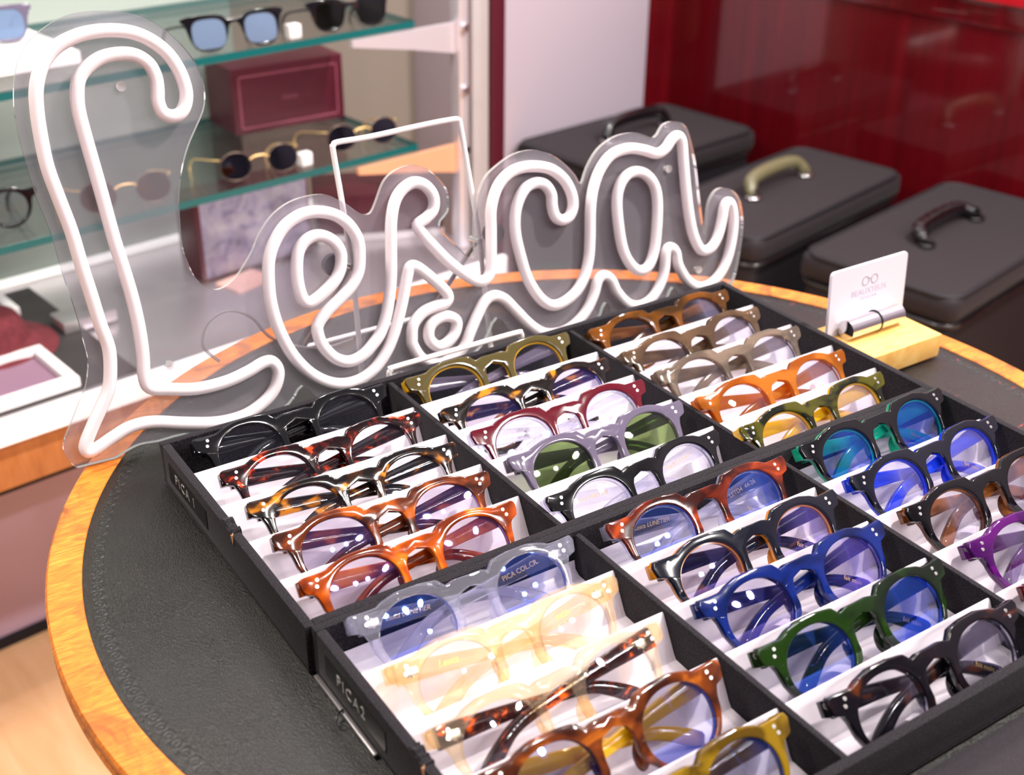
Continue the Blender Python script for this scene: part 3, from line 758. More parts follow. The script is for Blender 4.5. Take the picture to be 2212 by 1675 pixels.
GA = [  # tray, col, row, cx, y33 (world), yaw, style, outer, inner, lens, label, kwargs
 ('A',0,0,.0869,-.0192,1.1,'mid','black',None,'clear','glossy black eyeglasses at the back left of the rear tray',dict(txt=('Lesca','PICA COL.100'))),
 ('A',0,1,.0878,-.0670,.5,'mid','redtort',None,'clear','dark red tortoiseshell eyeglasses, second from the back in the left column',dict(txt=('Lesca','PICA COL.424'))),
 ('A',0,2,.0868,-.1130,-2.0,'mid','ambtort',None,'clear','black and bright amber tortoiseshell eyeglasses, third from the back in the left column',dict(txt=('Lesca','PICA COL.NOTT'))),
 ('A',0,3,.0857,-.1542,-3.0,'mid','browntort',None,'violet','brown tortoiseshell eyeglasses with violet-blue lens glare, behind the honey orange pair',dict(txt=('Lesca','PICA 038  44-26'))),
 ('A',0,4,.0828,-.1970,1.2,'round','orange',None,'violet','honey orange rounded eyeglasses at the front left of the rear tray',dict(txt=('Lesca','053  44-26'))),
 ('A',1,0,.2497,-.0200,.3,'mid','olive','yellow','clear','khaki eyeglasses with yellow inner layer at the back of the rear tray',dict(txt=('Lesca','A3'),temple='grey')),
 ('A',1,1,.2499,-.0725,.9,'mid','darktort',None,'violet','dark brown and amber tortoiseshell eyeglasses directly behind the burgundy pair',dict(txt=('Lesca','PICA XL'))),
 ('A',1,2,.2499,-.1122,-1.2,'crisp','burgundy','crystal','clear','burgundy red eyeglasses in the middle of the rear tray',dict(txt=('Lesca','PICA'))),
 ('A',1,3,.2535,-.1528,-.3,'mid','grey',None,'green','smoky grey sunglasses with dark green lenses in the rear tray',dict(txt=('Lesca','PICA'),gold=True)),
 ('A',1,4,.2489,-.2014,2.6,'crisp','black','crystal','clear','black eyeglasses with clear inner layer in front of the green-lensed sunglasses',dict(txt=('Lesca LUNETIER','Black/Crystal'),gold=True)),
 ('A',2,0,.4133,-.0252,.7,'mid','brown',None,'clear','translucent brown and orange eyeglasses at the back right of the rear tray',dict(txt=('Lesca LUNETIER','PICA'),gold=True)),
 ('A',2,1,.4120,-.0680,2.6,'mid','taupe',None,'clear','translucent taupe eyeglasses, second from the back in the right column',dict(txt=('Lesca','PICA'),gold=True)),
 ('A',2,2,.4135,-.1092,.3,'mid','lgrey',None,'clear','pale translucent grey eyeglasses behind the caramel pair',dict(txt=('Lesca','COL.CH/431'),gold=True)),
 ('A',2,3,.4123,-.1575,-.4,'crisp','amber',None,'clear','translucent caramel orange eyeglasses near the front right of the rear tray',dict(txt=('Lesca','PICA'))),
 ('A',2,4,.4107,-.2023,2.2,'mid','olivegreen','yellow','clear','olive green eyeglasses with yellow inner layer at the front right of the rear tray',dict(txt=('Lesca LUNETIER','COL.Khaki'),gold=True)),
 ('B',0,0,.0900,-.2444,-.9,'crisp','crystal',None,'blue','clear crystal eyeglasses with deep blue lens glare at the back of the front tray',dict(txt=('Lesca LUNETIER','PICA COL.CR'),gold=True)),
 ('B',0,1,.0890,-.2897,-.4,'mid','champagne',None,'clear','pale champagne eyeglasses with matching pale temples in the front tray',dict(txt=('Lesca','PICA'),gold=True)),
 ('B',0,2,.0850,-.3380,1.8,'mid','champagne',None,'clear','champagne eyeglasses with dark tortoiseshell temples in the front tray',dict(temple='spicetort',txt=('Lesca','COL.CH/424'))),
 ('B',0,3,.0905,-.3770,.5,'mid','midtort',None,'blue','chestnut tortoiseshell eyeglasses near the bottom edge of the picture',dict(txt=('Lesca','PICA 37 44-26'),temple='yellow')),
 ('B',0,4,.0920,-.4240,0,'crisp','olivebrown',None,'blue','olive brown eyeglasses cut off by the bottom edge of the picture',dict(txt=('Lesca','PICA'))),
 ('B',1,0,.2619,-.2480,.2,'crisp','redbrown','crystal','blue','red brown eyeglasses behind the black and orange pair in the front tray',dict(txt=('Lesca LUNETIER','LETD4  44-26'),extra='fait main',gold=True)),
 ('B',1,1,.2605,-.2942,-.4,'crisp','inkblack','tangerine','violet','black eyeglasses with orange inner layer in the front tray',dict(txt=('Lesca','LETD5  44-26'),extra='fait main',temple='inkamber')),
 ('B',1,2,.2598,-.3347,.3,'crisp','navy',None,'violet','navy blue eyeglasses in the middle of the front tray',dict(txt=('Lesca','LETD20  44-26'),extra='fait main')),
 ('B',1,3,.2597,-.3811,1.0,'crisp','green',None,'blue','bottle green eyeglasses in front of the navy blue pair',dict(txt=('Lesca by Yves','LETD22  44-26'),extra='fait main')),
 ('B',1,4,.2631,-.4285,.5,'crisp','blackbrown',None,'clear','near-black brown-flecked eyeglasses against the front wall of the near tray',dict(txt=('Lesca','LETD'),extra='fait main')),
 ('B',2,0,.4276,-.2426,2.0,'crisp','black','emerald','blue','black eyeglasses with emerald green inner layer in the front tray',dict(txt=('Black Ltd Edition','PICA 44-26'),extra='fait main',gold=True)),
 ('B',2,1,.4272,-.2891,1.2,'crisp','inkblack','cobalt','clear','black eyeglasses with cobalt blue inner layer in the front tray',dict(txt=('Lesca','PICA  44-26'),extra='fait main')),
 ('B',2,2,.4300,-.3330,.8,'crisp','black','cola','clear','black eyeglasses with brown inner layer at the right edge of the picture',dict(txt=('Black Ltd Edition','44-26'),gold=True)),
 ('B',2,3,.4320,-.3785,.8,'crisp','purple',None,'clear','purple eyeglasses at the right edge of the picture',dict(txt=('Lesca','44-26'),gold=True)),
 ('B',2,4,.4280,-.4240,0,'mid','wine',None,'clear','wine red eyeglasses with only a corner showing at the right edge',dict(txt=None)),
]
for g in GA:
    glasses(*g[:11], **g[11])

# ================================================================== SCRIPT SIGN
SIGN = dict(
 outl=[(6.8,257.6),(11.1,271.8),(16.4,281.2),(23.9,289.4),(34.6,296.3),(47.3,301.3),(61.5,302.8),(78,301.5),(90.6,298),(102,292),(111.4,283.9),(119.7,273.8),(125.7,262.6),(128.8,250.5),(128.5,240.7),(125.7,231.4),(118.7,220.4),(111.7,209.5),(105.8,197),(101.1,182.7),(98.1,167.1),(96.2,142.5),(97.6,131.3),(100.7,119.6),(105.4,111.9),(111.1,107.7),(116,106.4),(122.7,108.1),(130.3,112.8),(137.3,120),(145,129.4),(150.1,138),(157.4,146.9),(165.7,153.9),(177.4,159.4),(191.2,161.5),(205.1,160.6),(214.2,155.3),(221.6,149.9),(227.9,144),(234.5,140.4),(239.6,141.7),(244.7,149.6),(251.5,161.7),(259.5,168.1),(269.7,171.1),(279.3,170.7),(288.6,166.5),(297.8,157.6),(303.2,148.9),(304.3,139.7),(302.6,130.9),(294.3,120.7),(309.6,100.6),(315.8,93.1),(320.5,90.3),(323,95.5),(323.5,112.6),(329.1,136.3),(336.7,151.1),(348.2,159.5),(364.6,166.5),(382,167.2),(397.8,161.6),(410.6,151.8),(420,141),(424.8,133.1),(431.5,145.7),(442.2,158.4),(455.7,165.5),(468.6,167.8),(483.3,166.5),(499,160.5),(508.4,169.6),(519.4,171.2),(529.8,167.4),(535.3,157.4),(540.9,134.1),(544,105.6),(547.2,79.3),(549.4,68.6),(553.1,91.5),(557.4,101),(564.1,106.4),(573.8,106.1),(583.4,100.4),(589.4,90.3),(591.7,71.5),(588.8,50.5),(583.7,30.1),(576.5,16.4),(558.4,4.6),(540.2,1),(525.1,9.4),(513.3,27.9),(502.6,12),(484.9,1.8),(465.5,5.2),(451.5,12.4),(442.9,28.6),(432.5,12.3),(412.9,-1.9),(389.8,-2.9),(368,6.2),(351.4,20),(337.8,37.6),(323.2,18.4),(303,7.2),(277.6,4.1),(253.9,11),(241.9,11.1),(228.8,1.5),(216.4,-3.1),(197.3,-1),(179.3,7.3),(168,20.3),(155.2,8.5),(130.1,-1.1),(101.7,0.1),(74.8,5.4),(55.5,5.1),(42.6,6.1),(31.6,3.4),(20.2,-1.4),(11.7,-4),(3.8,-3.2),(-2.6,0.4),(-7.2,7.4),(-9.1,15.6),(-6.6,24),(-1.5,32.3),(7.2,46.7),(13.5,56.7),(17.6,68.7),(19.1,78.1),(18.4,91),(17.4,110.1),(14,138.3),(11.7,167.8),(7.5,191.1),(5.2,220.1),(4.6,239.6)],
 L=[(4.7,14.1),(5.7,19.5),(12.6,30.8),(20.8,42.9),(27.7,54.2),(31.3,67.3),(33,83.1),(30.5,100.3),(28.5,120.7),(26,143.3),(23.9,166.7),(20.1,189.9),(17.2,209.5),(16.9,228.3),(17.8,246),(20.3,260.2),(26.3,273.2),(36.2,283),(50.2,288.6),(65,290.3),(80.7,288.7),(93.8,283.3),(105,273.5),(111.6,261.5),(114.4,248.7),(113.2,239.4),(108.6,232.6),(102.4,231.3),(96.7,234.5),(94.8,241.7),(95.8,249.2),(96,257.6),(93,266.6),(85.3,273),(75.2,275),(63.7,273.9),(53.7,269),(47.2,262.4),(44.4,253.7),(43.2,242.7),(44.1,227.4),(45.8,208.1),(47.6,187.3),(50.1,156),(52.7,134.3),(54.8,112.9),(55.5,91.8),(54.7,72.7),(52.9,57.3),(55.2,48.1),(67.4,44.1),(87.7,39.4),(109.3,39.5),(126.7,43.2),(138.6,47.2),(145.6,46.3),(149.1,38.2),(145.7,27.7),(137.6,19.1),(124,12.2),(110.2,9.9),(94.1,11.2),(73.1,16.7),(53.1,22.7),(37.8,23.2),(24.7,18.9),(13.6,14.2),(7.2,12.4)],
 E=[(151.7,106.1),(154.3,121.8),(160,133.7),(169.1,143.9),(182.4,150.1),(195.9,150.1),(209,145.2),(218.4,136.2),(223.9,124.1),(223.8,112.1),(221.2,100.1),(213.9,90.1),(204.4,83),(192.6,75.1),(184.4,66.7),(183.4,59),(186.1,49.3),(193.9,38.3),(204.6,32.8),(216.3,35),(226.1,42.1),(233.6,50.1),(240.5,64.9),(246.3,87.2),(249.3,109.4),(251.9,131.4),(256.4,146.5),(263.5,155.1),(273.5,159.1),(282.8,155.5),(288.8,146.4),(287.8,136.6),(281.3,130.9),(273.3,126.6),(276.4,119.2),(285,107.5),(296.3,93.6),(308.2,82),(318.9,73.8),(326.7,73),(331.9,78.5),(333.8,89.8),(335.7,110.8),(337.4,128.6),(344.1,143.9),(354,152.5),(366.5,156.1),(382.4,154.7),(395.3,149.8),(405.9,140),(411.6,128.1),(412.2,117.4),(407.7,109.8),(400.5,108.4),(394.7,113.2),(392.8,121.8),(392.6,131.2),(387.6,139.1),(379.7,142.2),(370.1,139.7),(362.7,131.3),(358.3,119.5),(357.4,104.3),(360.5,85.5),(365.3,66.5),(374,50),(384.3,40.3),(395.4,39.2),(409,45.2),(418.3,56),(424.3,71.1),(426.9,89.1),(428.9,113.1),(433.2,130.7),(441.3,145),(453.1,154.2),(469.2,156.3),(483.3,153.1),(496.7,148.1),(505.8,151),(512.3,157.4),(518.1,159.7),(522.7,154.8),(524,137.4),(525.6,114.7),(528.2,91.4),(532.1,72.5),(538.2,59.8),(544.1,56.2),(552.3,58.5),(559.1,67.6),(563.5,80),(566.3,91.5),(570.5,94.9),(574.5,90.9),(576.3,78.6),(574.4,62.3),(568.9,44.9),(559.8,31.8),(548.3,24.8),(535.6,25.2),(524.3,33.4),(515.3,48.4),(512.8,60.8),(507.2,66),(502.6,62.8),(500.5,47.6),(494.6,34.3),(484.9,24.3),(472.6,21),(460.8,25.6),(450.6,37.9),(445.6,49),(438.9,54.4),(432.3,51.7),(427.4,40.2),(419.2,27.8),(407.1,18.6),(393.6,14.7),(378.1,16.9),(365.1,26.6),(352.4,41.9),(342.7,53.7),(333.8,58.3),(325.6,56.1),(318,46.9),(310,34),(303.5,23),(294,16.2),(279.3,13.4),(265.8,20.4),(259.1,32.7),(258.8,40.3),(261.1,50),(269.6,57.6),(279.9,60.3),(290.1,61.6),(293.1,66.2),(289,73.8),(279,85.1),(269,94.8),(263.6,95.8),(260.6,89.9),(253.3,68.1),(244.7,47.6),(235.4,32.4),(222.2,20.4),(206.2,15.6),(189.5,18.9),(174.2,30),(162,47.5),(154.3,69),(151.2,89.1)],
 e=[(173.4,101.8),(174.5,114.8),(177.7,124.9),(184.3,131.3),(193.6,133.1),(203.4,127.8),(209,118),(207.9,107),(202.7,98.1),(193.6,91),(184.9,86),(178.9,84.8),(174.9,90.2)],
 a=[(455,114.9),(458.9,127.7),(466.7,135),(476.9,136.1),(487,130.7),(494,119.8),(495.7,104.5),(493.8,83.4),(490.1,65.1),(483.3,53.4),(474.1,51.9),(465.5,59.3),(458.7,73.4),(455.6,94.1)],
 o=[(273.5,35.2),(274.5,44.5),(281.2,49.8),(290.6,50.5),(298.2,45),(296.1,35.9),(288.4,29.1),(280,27.9)])

sv = Vector((.998, -.064, 0)).normalized(); nh = Vector((-sv.y, sv.x, 0)); b10 = math.radians(10)
tv = nh * math.sin(b10) + Vector((0, 0, math.cos(b10))); nf = tv.cross(sv) * -1
if nf.y > 0: nf = -nf
zv = sv.cross(tv)                        # faces the viewer
sgn_m = frame_m((-.046, .050, .0002), sv, tv, zv)
sign = empty('script_sign'); sign.matrix_world = sgn_m
tag(sign, 'white tubular script sign reading Lesca on a clear acrylic backing', 'sign')
def sc(P): return [(a * .001, b * .001) for a, b in P]
outl = [(p.x, max(p.y, 0.0006)) for p in catmull([(a, b, 0) for a, b in sc(SIGN['outl'])], 3)]
def circ(c, r, n=20): return [(c[0] + r * math.cos(2 * PI * i / n), c[1] - r * math.sin(2 * PI * i / n)) for i in range(n)]
HOLES = [(73.6, 254.2), (72.3, 59.9), (511.6, 132.6), (540.4, 38.9)]
me = curve_mesh('backing', [outl] + [circ((a * .001, b * .001), .0022) for a, b in HOLES], 0.002, 0.0)
me.materials.clear(); me.materials.append(M_ACRYL); me.materials.append(M_ACRYL_E)
for p in me.polygons: p.material_index = 1 if abs(p.normal.z) < 0.5 else 0
link('backing', me, None, sign, Matrix.Translation((0, 0, -0.002)))
for k, nm in (('L', 'outline of the letter L'), ('E', 'joined outline of the letters e s c a'), ('e', 'inner loop of the letter e'), ('a', 'inner loop of the letter a'), ('o', 'inner loop of the letter s')):
    P = catmull([(a * .001, b * .001, 0.0052) for a, b in SIGN[k]], 4)
    tag(link('light_tube', tube('light_tube', P, 0.0046, True, 14), M_TUBE, sign), 'white ' + nm)
for a, b in HOLES:
    bm = bmesh.new(); bm_cyl(bm, (a * .001, b * .001, -0.0042), (a * .001, b * .001, 0.0004), 0.0021, seg=16); bm_cyl(bm, (a * .001, b * .001, 0.0004), (a * .001, b * .001, 0.0014), 0.0034, seg=20)
    link('spacer', from_bm('spacer', bm), M_ACRYL_E, sign)
cab_l = [(110, 52), (100, 66), (106, 82), (122, 88), (138, 80), (150, 62), (170, 50), (190, 44), (215, 46)]
link('lead', tube('lead', catmull([(a * .001, b * .001, -0.0065) for a, b in cab_l], 6, False), 0.0011, seg=8), M_ACRYL_E, sign)

# ================================================================== EASEL (local frame of the sign)
easel = empty('wire_easel'); easel.matrix_world = sgn_m
tag(easel, 'white wire easel holding up the script sign', 'easel')
zb = -0.0075
XL, XR = 0.2180, 0.3235
top = [(XL + .004, 0.098, zb), (XL + .002, 0.150, zb), (XL, 0.190, zb), (XL + .0008, 0.1935, zb), (XL + .0045, 0.1955, zb), (XL + .03, 0.1958, zb), (XR - .03, 0.1985, zb), (XR - .005, 0.1992, zb), (XR - .0012, 0.1978, zb), (XR, 0.194, zb), (XR + .004, 0.150, zb), (XR + .008, 0.105, zb)]
link('frame', tube('frame', catmull(top, 5, False), 0.0021, seg=10), M_WHITEP, easel)
Minv = sgn_m.inverted()
def wl(x, y, z): return Minv @ Vector((x, y, z))
lipw = [(0.176, 0.052, 0.0024), (0.176, 0.012, 0.0024), (0.176, 0.0075, 0.004), (0.176, 0.0062, 0.030), (0.1775, 0.0060, 0.0345), (0.182, 0.0060, 0.0362),
        (0.240, 0.0060, 0.0362), (0.290, 0.0060, 0.0362), (0.2945, 0.0060, 0.0345), (0.296, 0.0062, 0.030), (0.296, 0.0075, 0.004), (0.296, 0.012, 0.0024), (0.296, 0.052, 0.0024)]
link('lip', tube('lip', catmull([wl(*p) for p in lipw], 5, False), 0.0021, seg=10), M_WHITEP, easel)
for x, xs in ((0.176, XL + .004), (0.296, XR + .008)):
    scr = Vector((xs, 0.100, zb)); foot = wl(x, 0.052, 0.0024)
    link('leg', tube('leg', [scr, scr.lerp(foot, 0.3), foot], 0.0021, seg=10), M_WHITEP, easel)
    rear = wl(x - 0.012, 0.135, 0.0022)
    tag(link('leg', tube('leg', [scr + Vector((0.002, 0.004, -0.004)), rear], 0.0020, seg=10), M_STEEL, easel), 'steel rear leg')
    bm = bmesh.new(); bm_cyl(bm, scr + Vector((-.001, .002, -.012)), scr + Vector((-.001, .002, .003)), 0.0024, seg=14)
    link('screw', from_bm('screw', bm), M_CHROME, easel)
    kx = -0.0125 if xs < 0.26 else 0.016
    bm = bmesh.new(); bm_cyl(bm, scr + Vector((kx, .004, -.010)), scr + Vector((kx * 1.02, .004, -.003)), 0.0085, seg=24)
    link('knob', from_bm('knob', bm), M_KNOB, easel)
a0, a1 = wl(0.164, 0.135, 0.0022), wl(0.284, 0.135, 0.0022)
tag(link('rear_bar', tube('rear_bar', [a0, a1], 0.0020, seg=10), M_WHITEP, easel), 'white bar joining the rear legs')

# ================================================================== CARD HOLDER
hold = empty('card_holder', (0.563, -0.1255, 0)); tag(hold, 'pale wooden block card holder with a chrome roller, beside the rear tray', 'card holder')
link('block', box('block', (-0.043, -0.0315, 0.0002), (0.043, 0.0315, 0.0205), 0.0012), M_BLOCK, hold)
bm = bmesh.new(); bm_cyl(bm, (-0.034, 0.0045, 0.0289), (-0.0006, 0.0045, 0.0289), 0.0084, seg=48); bm_cyl(bm, (0.0006, 0.0045, 0.0289), (0.028, 0.0045, 0.0289), 0.0084, seg=48)
link('roller', from_bm('roller', bm), M_CHROME, hold)
link('rubber_band', tube('rubber_band', [(0.0, 0.0045 + 0.0087 * math.cos(2 * PI * i / 32), 0.0292 + 0.0087 * math.sin(2 * PI * i / 32)) for i in range(32)], 0.0006, True, 8), M_RUBBER, hold)
card = empty('business_card'); lc = math.radians(4)
cm = frame_m((0.5625, -0.1110, 0.0207), (1, 0, 0), (0, math.sin(lc), math.cos(lc)), (0, -math.cos(lc), math.sin(lc))); card.matrix_world = cm
tag(card, 'white shop card printed with thin grey spectacles, held by the roller', 'card')
rc = []
cw, ch, cr = 0.0445, 0.0560, 0.0035
for cx_, cy_, a_ in ((cw - cr, ch - cr, 0), (-cw + cr, ch - cr, 90), (-cw + cr, cr, 180), (cw - cr, cr, 270)):
    for k in range(7):
        t_ = math.radians(a_ + 15 * k); rc.append((cx_ + cr * math.cos(t_), cy_ + cr * math.sin(t_)))
link('sheet', curve_mesh('sheet', [rc], 0.0010, 0.0003), M_SHEET, card)
for s_ in (-1, 1):
    link('printed_ring', tube('printed_ring', [(0.0006 + s_ * 0.0052 + 0.0038 * math.cos(2 * PI * i / 28), 0.0410 + 0.0038 * math.sin(2 * PI * i / 28), 0.00135) for i in range(28)], 0.00022, True, 6), M_INK, card)
link('printed_bridge', tube('printed_bridge', [(-0.0010, 0.0418, 0.00135), (0.0006, 0.0426, 0.00135), (0.0022, 0.0418, 0.00135)], 0.00022, seg=6), M_INK, card)
link('lettering', text_mesh('BEAUXYEUX', 0.0074, 0.00006), M_INK2, card, Matrix.Translation((0.0006, 0.0318, 0.00134)))
link('lettering', text_mesh('OPTICIEN', 0.0030, 0.00006, 0, 1.5), M_INK2, card, Matrix.Translation((0.0006, 0.0262, 0.00134)))

# ================================================================== TROLLEY CASES on the right
def case(loc, L, Wd, rz, label, hkind, top=-0.25, tilt=0.0, hy=0.0):
    H = top + 0.75
    c = empty('sample_case', (loc[0], loc[1], -0.75), rz); tag(c, label, 'case', 'black sample cases by the red wall')
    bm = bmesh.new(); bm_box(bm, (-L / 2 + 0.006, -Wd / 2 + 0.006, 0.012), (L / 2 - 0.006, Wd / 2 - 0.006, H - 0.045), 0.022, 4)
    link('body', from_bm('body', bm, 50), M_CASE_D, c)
    # lid: slightly domed box
    vs = []; fs = []; nx, ny = 24, 16
    def rr(u, v): return max(0, 1 - (abs(u) ** 6)) * max(0, 1 - (abs(v) ** 6))
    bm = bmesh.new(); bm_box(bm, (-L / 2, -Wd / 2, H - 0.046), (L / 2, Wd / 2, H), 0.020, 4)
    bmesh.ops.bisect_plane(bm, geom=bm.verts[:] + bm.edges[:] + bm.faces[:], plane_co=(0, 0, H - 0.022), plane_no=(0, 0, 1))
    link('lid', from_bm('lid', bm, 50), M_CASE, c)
    def rect(z, ins, r=0.03):
        P = []
        for cx_, cy_, a_ in ((L / 2 - r - ins, Wd / 2 - r - ins, 0), (-L / 2 + r + ins, Wd / 2 - r - ins, 90), (-L / 2 + r + ins, -Wd / 2 + r + ins, 180), (L / 2 - r - ins, -Wd / 2 + r + ins, 270)):
            for k in range(7):
                t_ = math.radians(a_ + 15 * k); P.append((cx_ + r * math.cos(t_), cy_ + r * math.sin(t_), z))
        return P
    link('piping', tube('piping', rect(H - 0.0035, 0.0035), 0.0034, True, 10), M_CASE_D, c)
    link('zip', tube('zip', rect(H - 0.046, -0.001), 0.0030, True, 8), M_BLACKP, c)
    hz = H
    w = 0.082
    P = [(-w, 0, hz + 0.006), (-w, 0, hz + 0.014), (-w * .86, 0, hz + 0.030), (-w * .55, 0, hz + 0.036), (0, 0, hz + 0.038), (w * .55, 0, hz + 0.036), (w * .86, 0, hz + 0.030), (w, 0, hz + 0.014), (w, 0, hz + 0.006)]
    P = [(x, hy + (z - hz - 0.006) * math.sin(tilt), hz + 0.006 + (z - hz - 0.006) * math.cos(tilt) * (1 if k else 1)) for k, (x, y, z) in enumerate(P)]
    P = [(x, y, max(z, hz + 0.010)) for x, y, z in P]
    h_ = link('handle', tube('handle', catmull(P, 6, False), 0.0105, seg=16, rfun=lambda t: 0.0085 + 0.004 * math.sin(PI * t) ** 0.7 + (0.0009 * math.sin(t * 90) if hkind == 'ribbed' else 0)), M_WORN if hkind == 'worn' else M_BLACKP, c)
    for s in (-1, 1):
        link('handle_ring', tube('handle_ring', [(s * w + 0.012 * math.cos(2 * PI * i / 24), hy + 0.010 * math.sin(2 * PI * i / 24), hz + 0.0035) for i in range(24)], 0.0032, True, 8), M_CHROME if hkind != 'ribbed' else M_BLACKP, c)
    return c
case((1.295, 1.090), 0.425, 0.250, math.radians(8.5), 'black sample case farthest back, against the white column', 'smooth', tilt=0.4)
case((1.315, 0.722), 0.470, 0.223, math.radians(13.1), 'black sample case with a worn pale handle, between the other two', 'worn', tilt=0.7)
case((1.398, 0.423), 0.473, 0.258, math.radians(12.2), 'black sample case nearest the table, with a ribbed black handle', 'ribbed', tilt=1.15)

# ================================================================== THINGS ON THE DISPLAY
SQ = [(0, 35.5), (8.5, 35.8), (13.0, 37.0), (17, 41.6), (30, 43.6), (52, 43.8), (62, 43.4), (73, 41.5), (73.5, 36.5), (69, 33.5), (66.5, 26), (63.5, 12), (58, 1.2),
      (50, -3.8), (37.3, -5.0), (26, -3.6), (18.0, 2.5), (13.2, 10), (10.4, 18), (8.9, 24), (6.2, 28.4), (3.2, 30.2), (0, 30.8)]
LSQ[:] = [3.2, 23.6]
SQF = front_mesh('front', 0, -5.0, (2, 0.2), half=SQ); SQL = {s_: lens_mesh(s_) for s_ in (1, -1)}
LSQ[:] = [2.15, 22.7]
def shades(a, b, zs, rz, outer, lens, label, sc_=1.0, group='sunglasses on the glass shelves', name='sunglasses', style='mid', lean=12):
    """standing open on a shelf: front facing the viewer, temples reaching back. style: square / wire / an acetate style"""
    r = empty(name); tag(r, label, name, group)
    r.matrix_world = bgm(a, b, zs) @ Matrix.Rotation(math.radians(rz), 4, 'Z') @ Matrix.Rotation(PI / 2 - math.radians(lean), 4, 'X') @ Matrix.Scale(sc_, 4) @ Matrix.Translation((0, 0.0062, 0))
    if style == 'wire':
        for s in (-1, 1):
            link('rim', tube('rim', [(s * x_ * .001, y_ * .001, (bend(x_) - 2) * .001) for x_, y_ in [lens_pt(2 * PI * i / 40, 1.02) for i in range(40)]], 0.0010, True, 8), AC[outer] if isinstance(outer, str) else outer, r)
        link('bridge', tube('bridge', catmull([(-0.0150, 0.025, -0.0022), (-0.007, 0.0285, -0.0012), (0.007, 0.0285, -0.0012), (0.0150, 0.025, -0.0022)], 5, False), 0.0013, seg=8), M_GOLD, r)
    else: link('front', SQF if style == 'square' else FRONT[style], AC[outer], r)
    for s in (-1, 1):
        link('lens', SQL[s] if style == 'square' else LM[s], LENS[lens], r)
        x1 = 60 if style == 'wire' else 67
        P = [(s * x1, 31, -4), (s * 68, 32, -20), (s * 67, 31, -60), (s * 65, 28, -95), (s * 63, 16, -120), (s * 62, -1, -134 + lean * .5)]
        P = [(x * .001, v * .001, w * .001) for x, v, w in P]
        link('temple', tube('temple', catmull(P, 4, False), 0.0012 if style == 'wire' else 0.0024, seg=8), (M_GOLD if style == 'wire' else AC[outer]), r)
    return r
U, Lw = 0.0892, -0.0873
shades(0.492, 0.717, U, -8, 'black', 'bluesun', 'black sunglasses with pale blue mirrored lenses on the upper glass shelf', 0.93, style='square')
shades(0.668, 0.717, U, -6, 'blackbrown', 'olive', 'dark sunglasses with olive lenses at the right of the upper shelf', 0.86, style='square')
shades(0.225, 0.86, U + 0.0175, -10, 'grey', 'bluesun', 'grey-blue sunglasses standing on the white riser behind the sign', 0.9, style='square')
shades(0.512, 0.720, Lw, -6, M_BRONZE, 'dark', 'thin gold-bridged sunglasses with dark round lenses beside the price tag on the lower shelf', 0.92, style='wire')
shades(0.690, 0.732, Lw, -6, M_BRONZE, 'dark', 'dark-lensed wire sunglasses at the right end of the lower shelf', 0.92, style='wire')
shades(0.322, 0.724, Lw, -6, M_BRONZE, 'brown', 'brown-lensed sunglasses seen through the letter L', 0.95, style='wire')
shades(0.150, 0.762, Lw, -6, 'black', 'clear', 'thin black eyeglasses at the left edge of the picture on the lower shelf', name='spectacles', group='eyeglasses on the glass shelves')
# riser
o = link('display_riser', box('display_riser', (-0.26, -0.085, 0), (0.11, 0.085, 0.016), 0.002), M_WHITEP, mw=bgm(0.20, 0.86, U)); tag(o, 'flat white riser at the left of the upper glass shelf', 'riser')
# price tags
for a, b, z, lb in ((0.580, 0.728, U, 'small white price tag between the two sunglasses on the upper shelf'), (0.588, 0.735, Lw, 'small white price tag on the lower shelf beside dark sunglasses')):
    bm = bmesh.new(); bm_box(bm, (-0.009, -0.007, 0), (0.009, 0.007, 0.018), 0.002)
    o = link('price_tag', from_bm('price_tag', bm), M_WHITEP, mw=bgm(a, b, z)); tag(o, lb, 'price tag', 'price tags on the glass shelves')
# burgundy box on the lower shelf
bx = empty('gift_box'); bx.matrix_world = bgm(0.582, 0.908, Lw) @ Matrix.Rotation(math.radians(-6), 4, 'Z'); tag(bx, 'burgundy box with a thin printed border on the lower glass shelf', 'box')
link('body', box('body', (0, 0, 0), (0.182, 0.095, 0.098), 0.002), M_MAROON, bx)
bm = bmesh.new()
for lo, hi in (((0.010, -0.0006, 0.008), (0.172, -0.0001, 0.0105)), ((0.010, -0.0006, 0.0835), (0.172, -0.0001, 0.086)), ((0.010, -0.0006, 0.008), (0.0125, -0.0001, 0.086)), ((0.1695, -0.0006, 0.008), (0.172, -0.0001, 0.086))):
    bm_box(bm, lo, hi)
link('printed_border', from_bm('printed_border', bm), M_MAROON_L, bx)
link('lettering', text_mesh('Lesca', 0.011, 0.0002, 0.3), M_MAROON_L, bx, frame_m((0.091, -0.0004, 0.047), (1, 0, 0), (0, 0, 1), (0, -1, 0)))
# mottled box under the shelf
bx = empty('picture_box'); bx.matrix_world = bgm(0.470, 0.845, -0.2697); tag(bx, 'burgundy-edged box with a mottled lavender face under the lower shelf', 'box')
link('body', box('body', (0, 0, 0), (0.190, 0.06, 0.125), 0.001), M_MAROON, bx)
link('face', box('face', (0.006, -0.0012, 0.005), (0.185, -0.0001, 0.121), 0.0004), M_MARBLE, bx)
# flat burgundy box with white edge
bx = empty('flat_box'); bx.matrix_world = bgm(0.680, 0.86, -0.2697) @ Matrix.Rotation(-0.5, 4, 'Z'); tag(bx, 'flat burgundy box with a white lower edge on the steel top', 'box')
link('tray', box('tray', (0, 0, 0), (0.20, 0.12, 0.012), 0.001), M_WHITEP, bx); link('lid', box('lid', (0.002, 0.002, 0.0122), (0.198, 0.118, 0.075), 0.002), M_MAROON, bx)
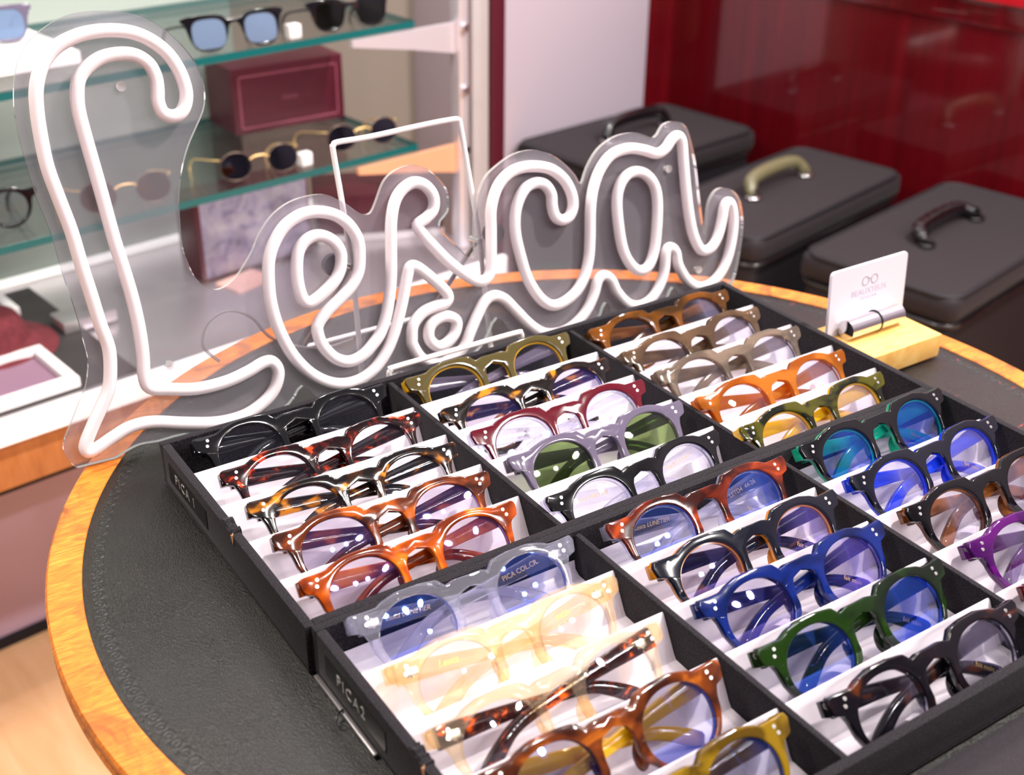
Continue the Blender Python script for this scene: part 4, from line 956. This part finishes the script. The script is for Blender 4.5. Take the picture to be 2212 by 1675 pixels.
# left side of the counter
o = link('display_mat', box('display_mat', (-0.3, 0.655, 0), (0.27, 0.99, 0.003), 0.001), M_MAT, mw=bgm(0, 0, -0.2698)); tag(o, 'charcoal mat on the steel counter top', 'mat')
def frame_tray(a0, a1, b0, b1, mat, label, w=0.014, h=0.014):
    f = empty('white_frame'); f.matrix_world = bgm(0, 0, -0.2665); tag(f, label, 'frame')
    bm = bmesh.new(); bm_box(bm, (a0, b0, 0), (a1, b0 + w, h), 0.002); bm_box(bm, (a0, b1 - w, 0), (a1, b1, h), 0.002); bm_box(bm, (a0, b0 + w, 0), (a0 + w, b1 - w, h), 0.002); bm_box(bm, (a1 - w, b0 + w, 0), (a1, b1 - w, h), 0.002)
    link('surround', from_bm('surround', bm), M_WHITEP, f); link('panel', box('panel', (a0 + w, b0 + w, 0.0002), (a1 - w, b1 - w, 0.005)), mat, f)
frame_tray(-0.14, 0.196, 0.657, 0.775, M_LAV, 'white frame around lavender paper at the front of the counter')
frame_tray(-0.1, 0.222, 0.90, 0.985, M_BLUEP, 'white frame around a pale blue print at the back of the counter')
b_ = link('small_box', box('small_box', (0, 0, 0), (0.075, 0.045, 0.016), 0.002), M_STEEL, mw=bgm(0.242, 0.805, -0.2665)); tag(b_, 'small grey metal box on the mat beside the burgundy hat', 'box')
hat = empty('bucket_hat'); hat.matrix_world = bgm(0.150, 0.828, -0.2664); tag(hat, 'burgundy felt hat lying on the charcoal mat', 'hat')
def lathe(name, prof, seg=48):
    vs = []; fs = []; n = len(prof)
    for i in range(seg):
        a = 2 * PI * i / seg
        for r, z in prof: vs.append((r * math.cos(a), r * math.sin(a), z))
    for i in range(seg):
        j = (i + 1) % seg
        for k in range(n - 1): fs.append((i * n + k, i * n + k + 1, j * n + k + 1, j * n + k))
    return smooth_angle(mesh(name, vs, fs), 60)
link('crown', lathe('crown', [(0.0001, 0.052), (0.030, 0.051), (0.040, 0.046), (0.046, 0.036), (0.052, 0.016)]), M_HAT, hat)
link('brim', lathe('brim', [(0.050, 0.017), (0.062, 0.011), (0.078, 0.004), (0.086, 0.0012), (0.086, 0.0002), (0.075, 0.0022), (0.052, 0.014)]), M_HAT, hat)
o = link('leaflet', box('leaflet', (0, 0, 0), (0.07, 0.05, 0.002)), M_PINK, mw=bgm(0.49, 0.78, -0.2697) @ Matrix.Rotation(0.2, 4, 'Z')); tag(o, 'pink paper leaflet on the steel counter top', 'leaflet')
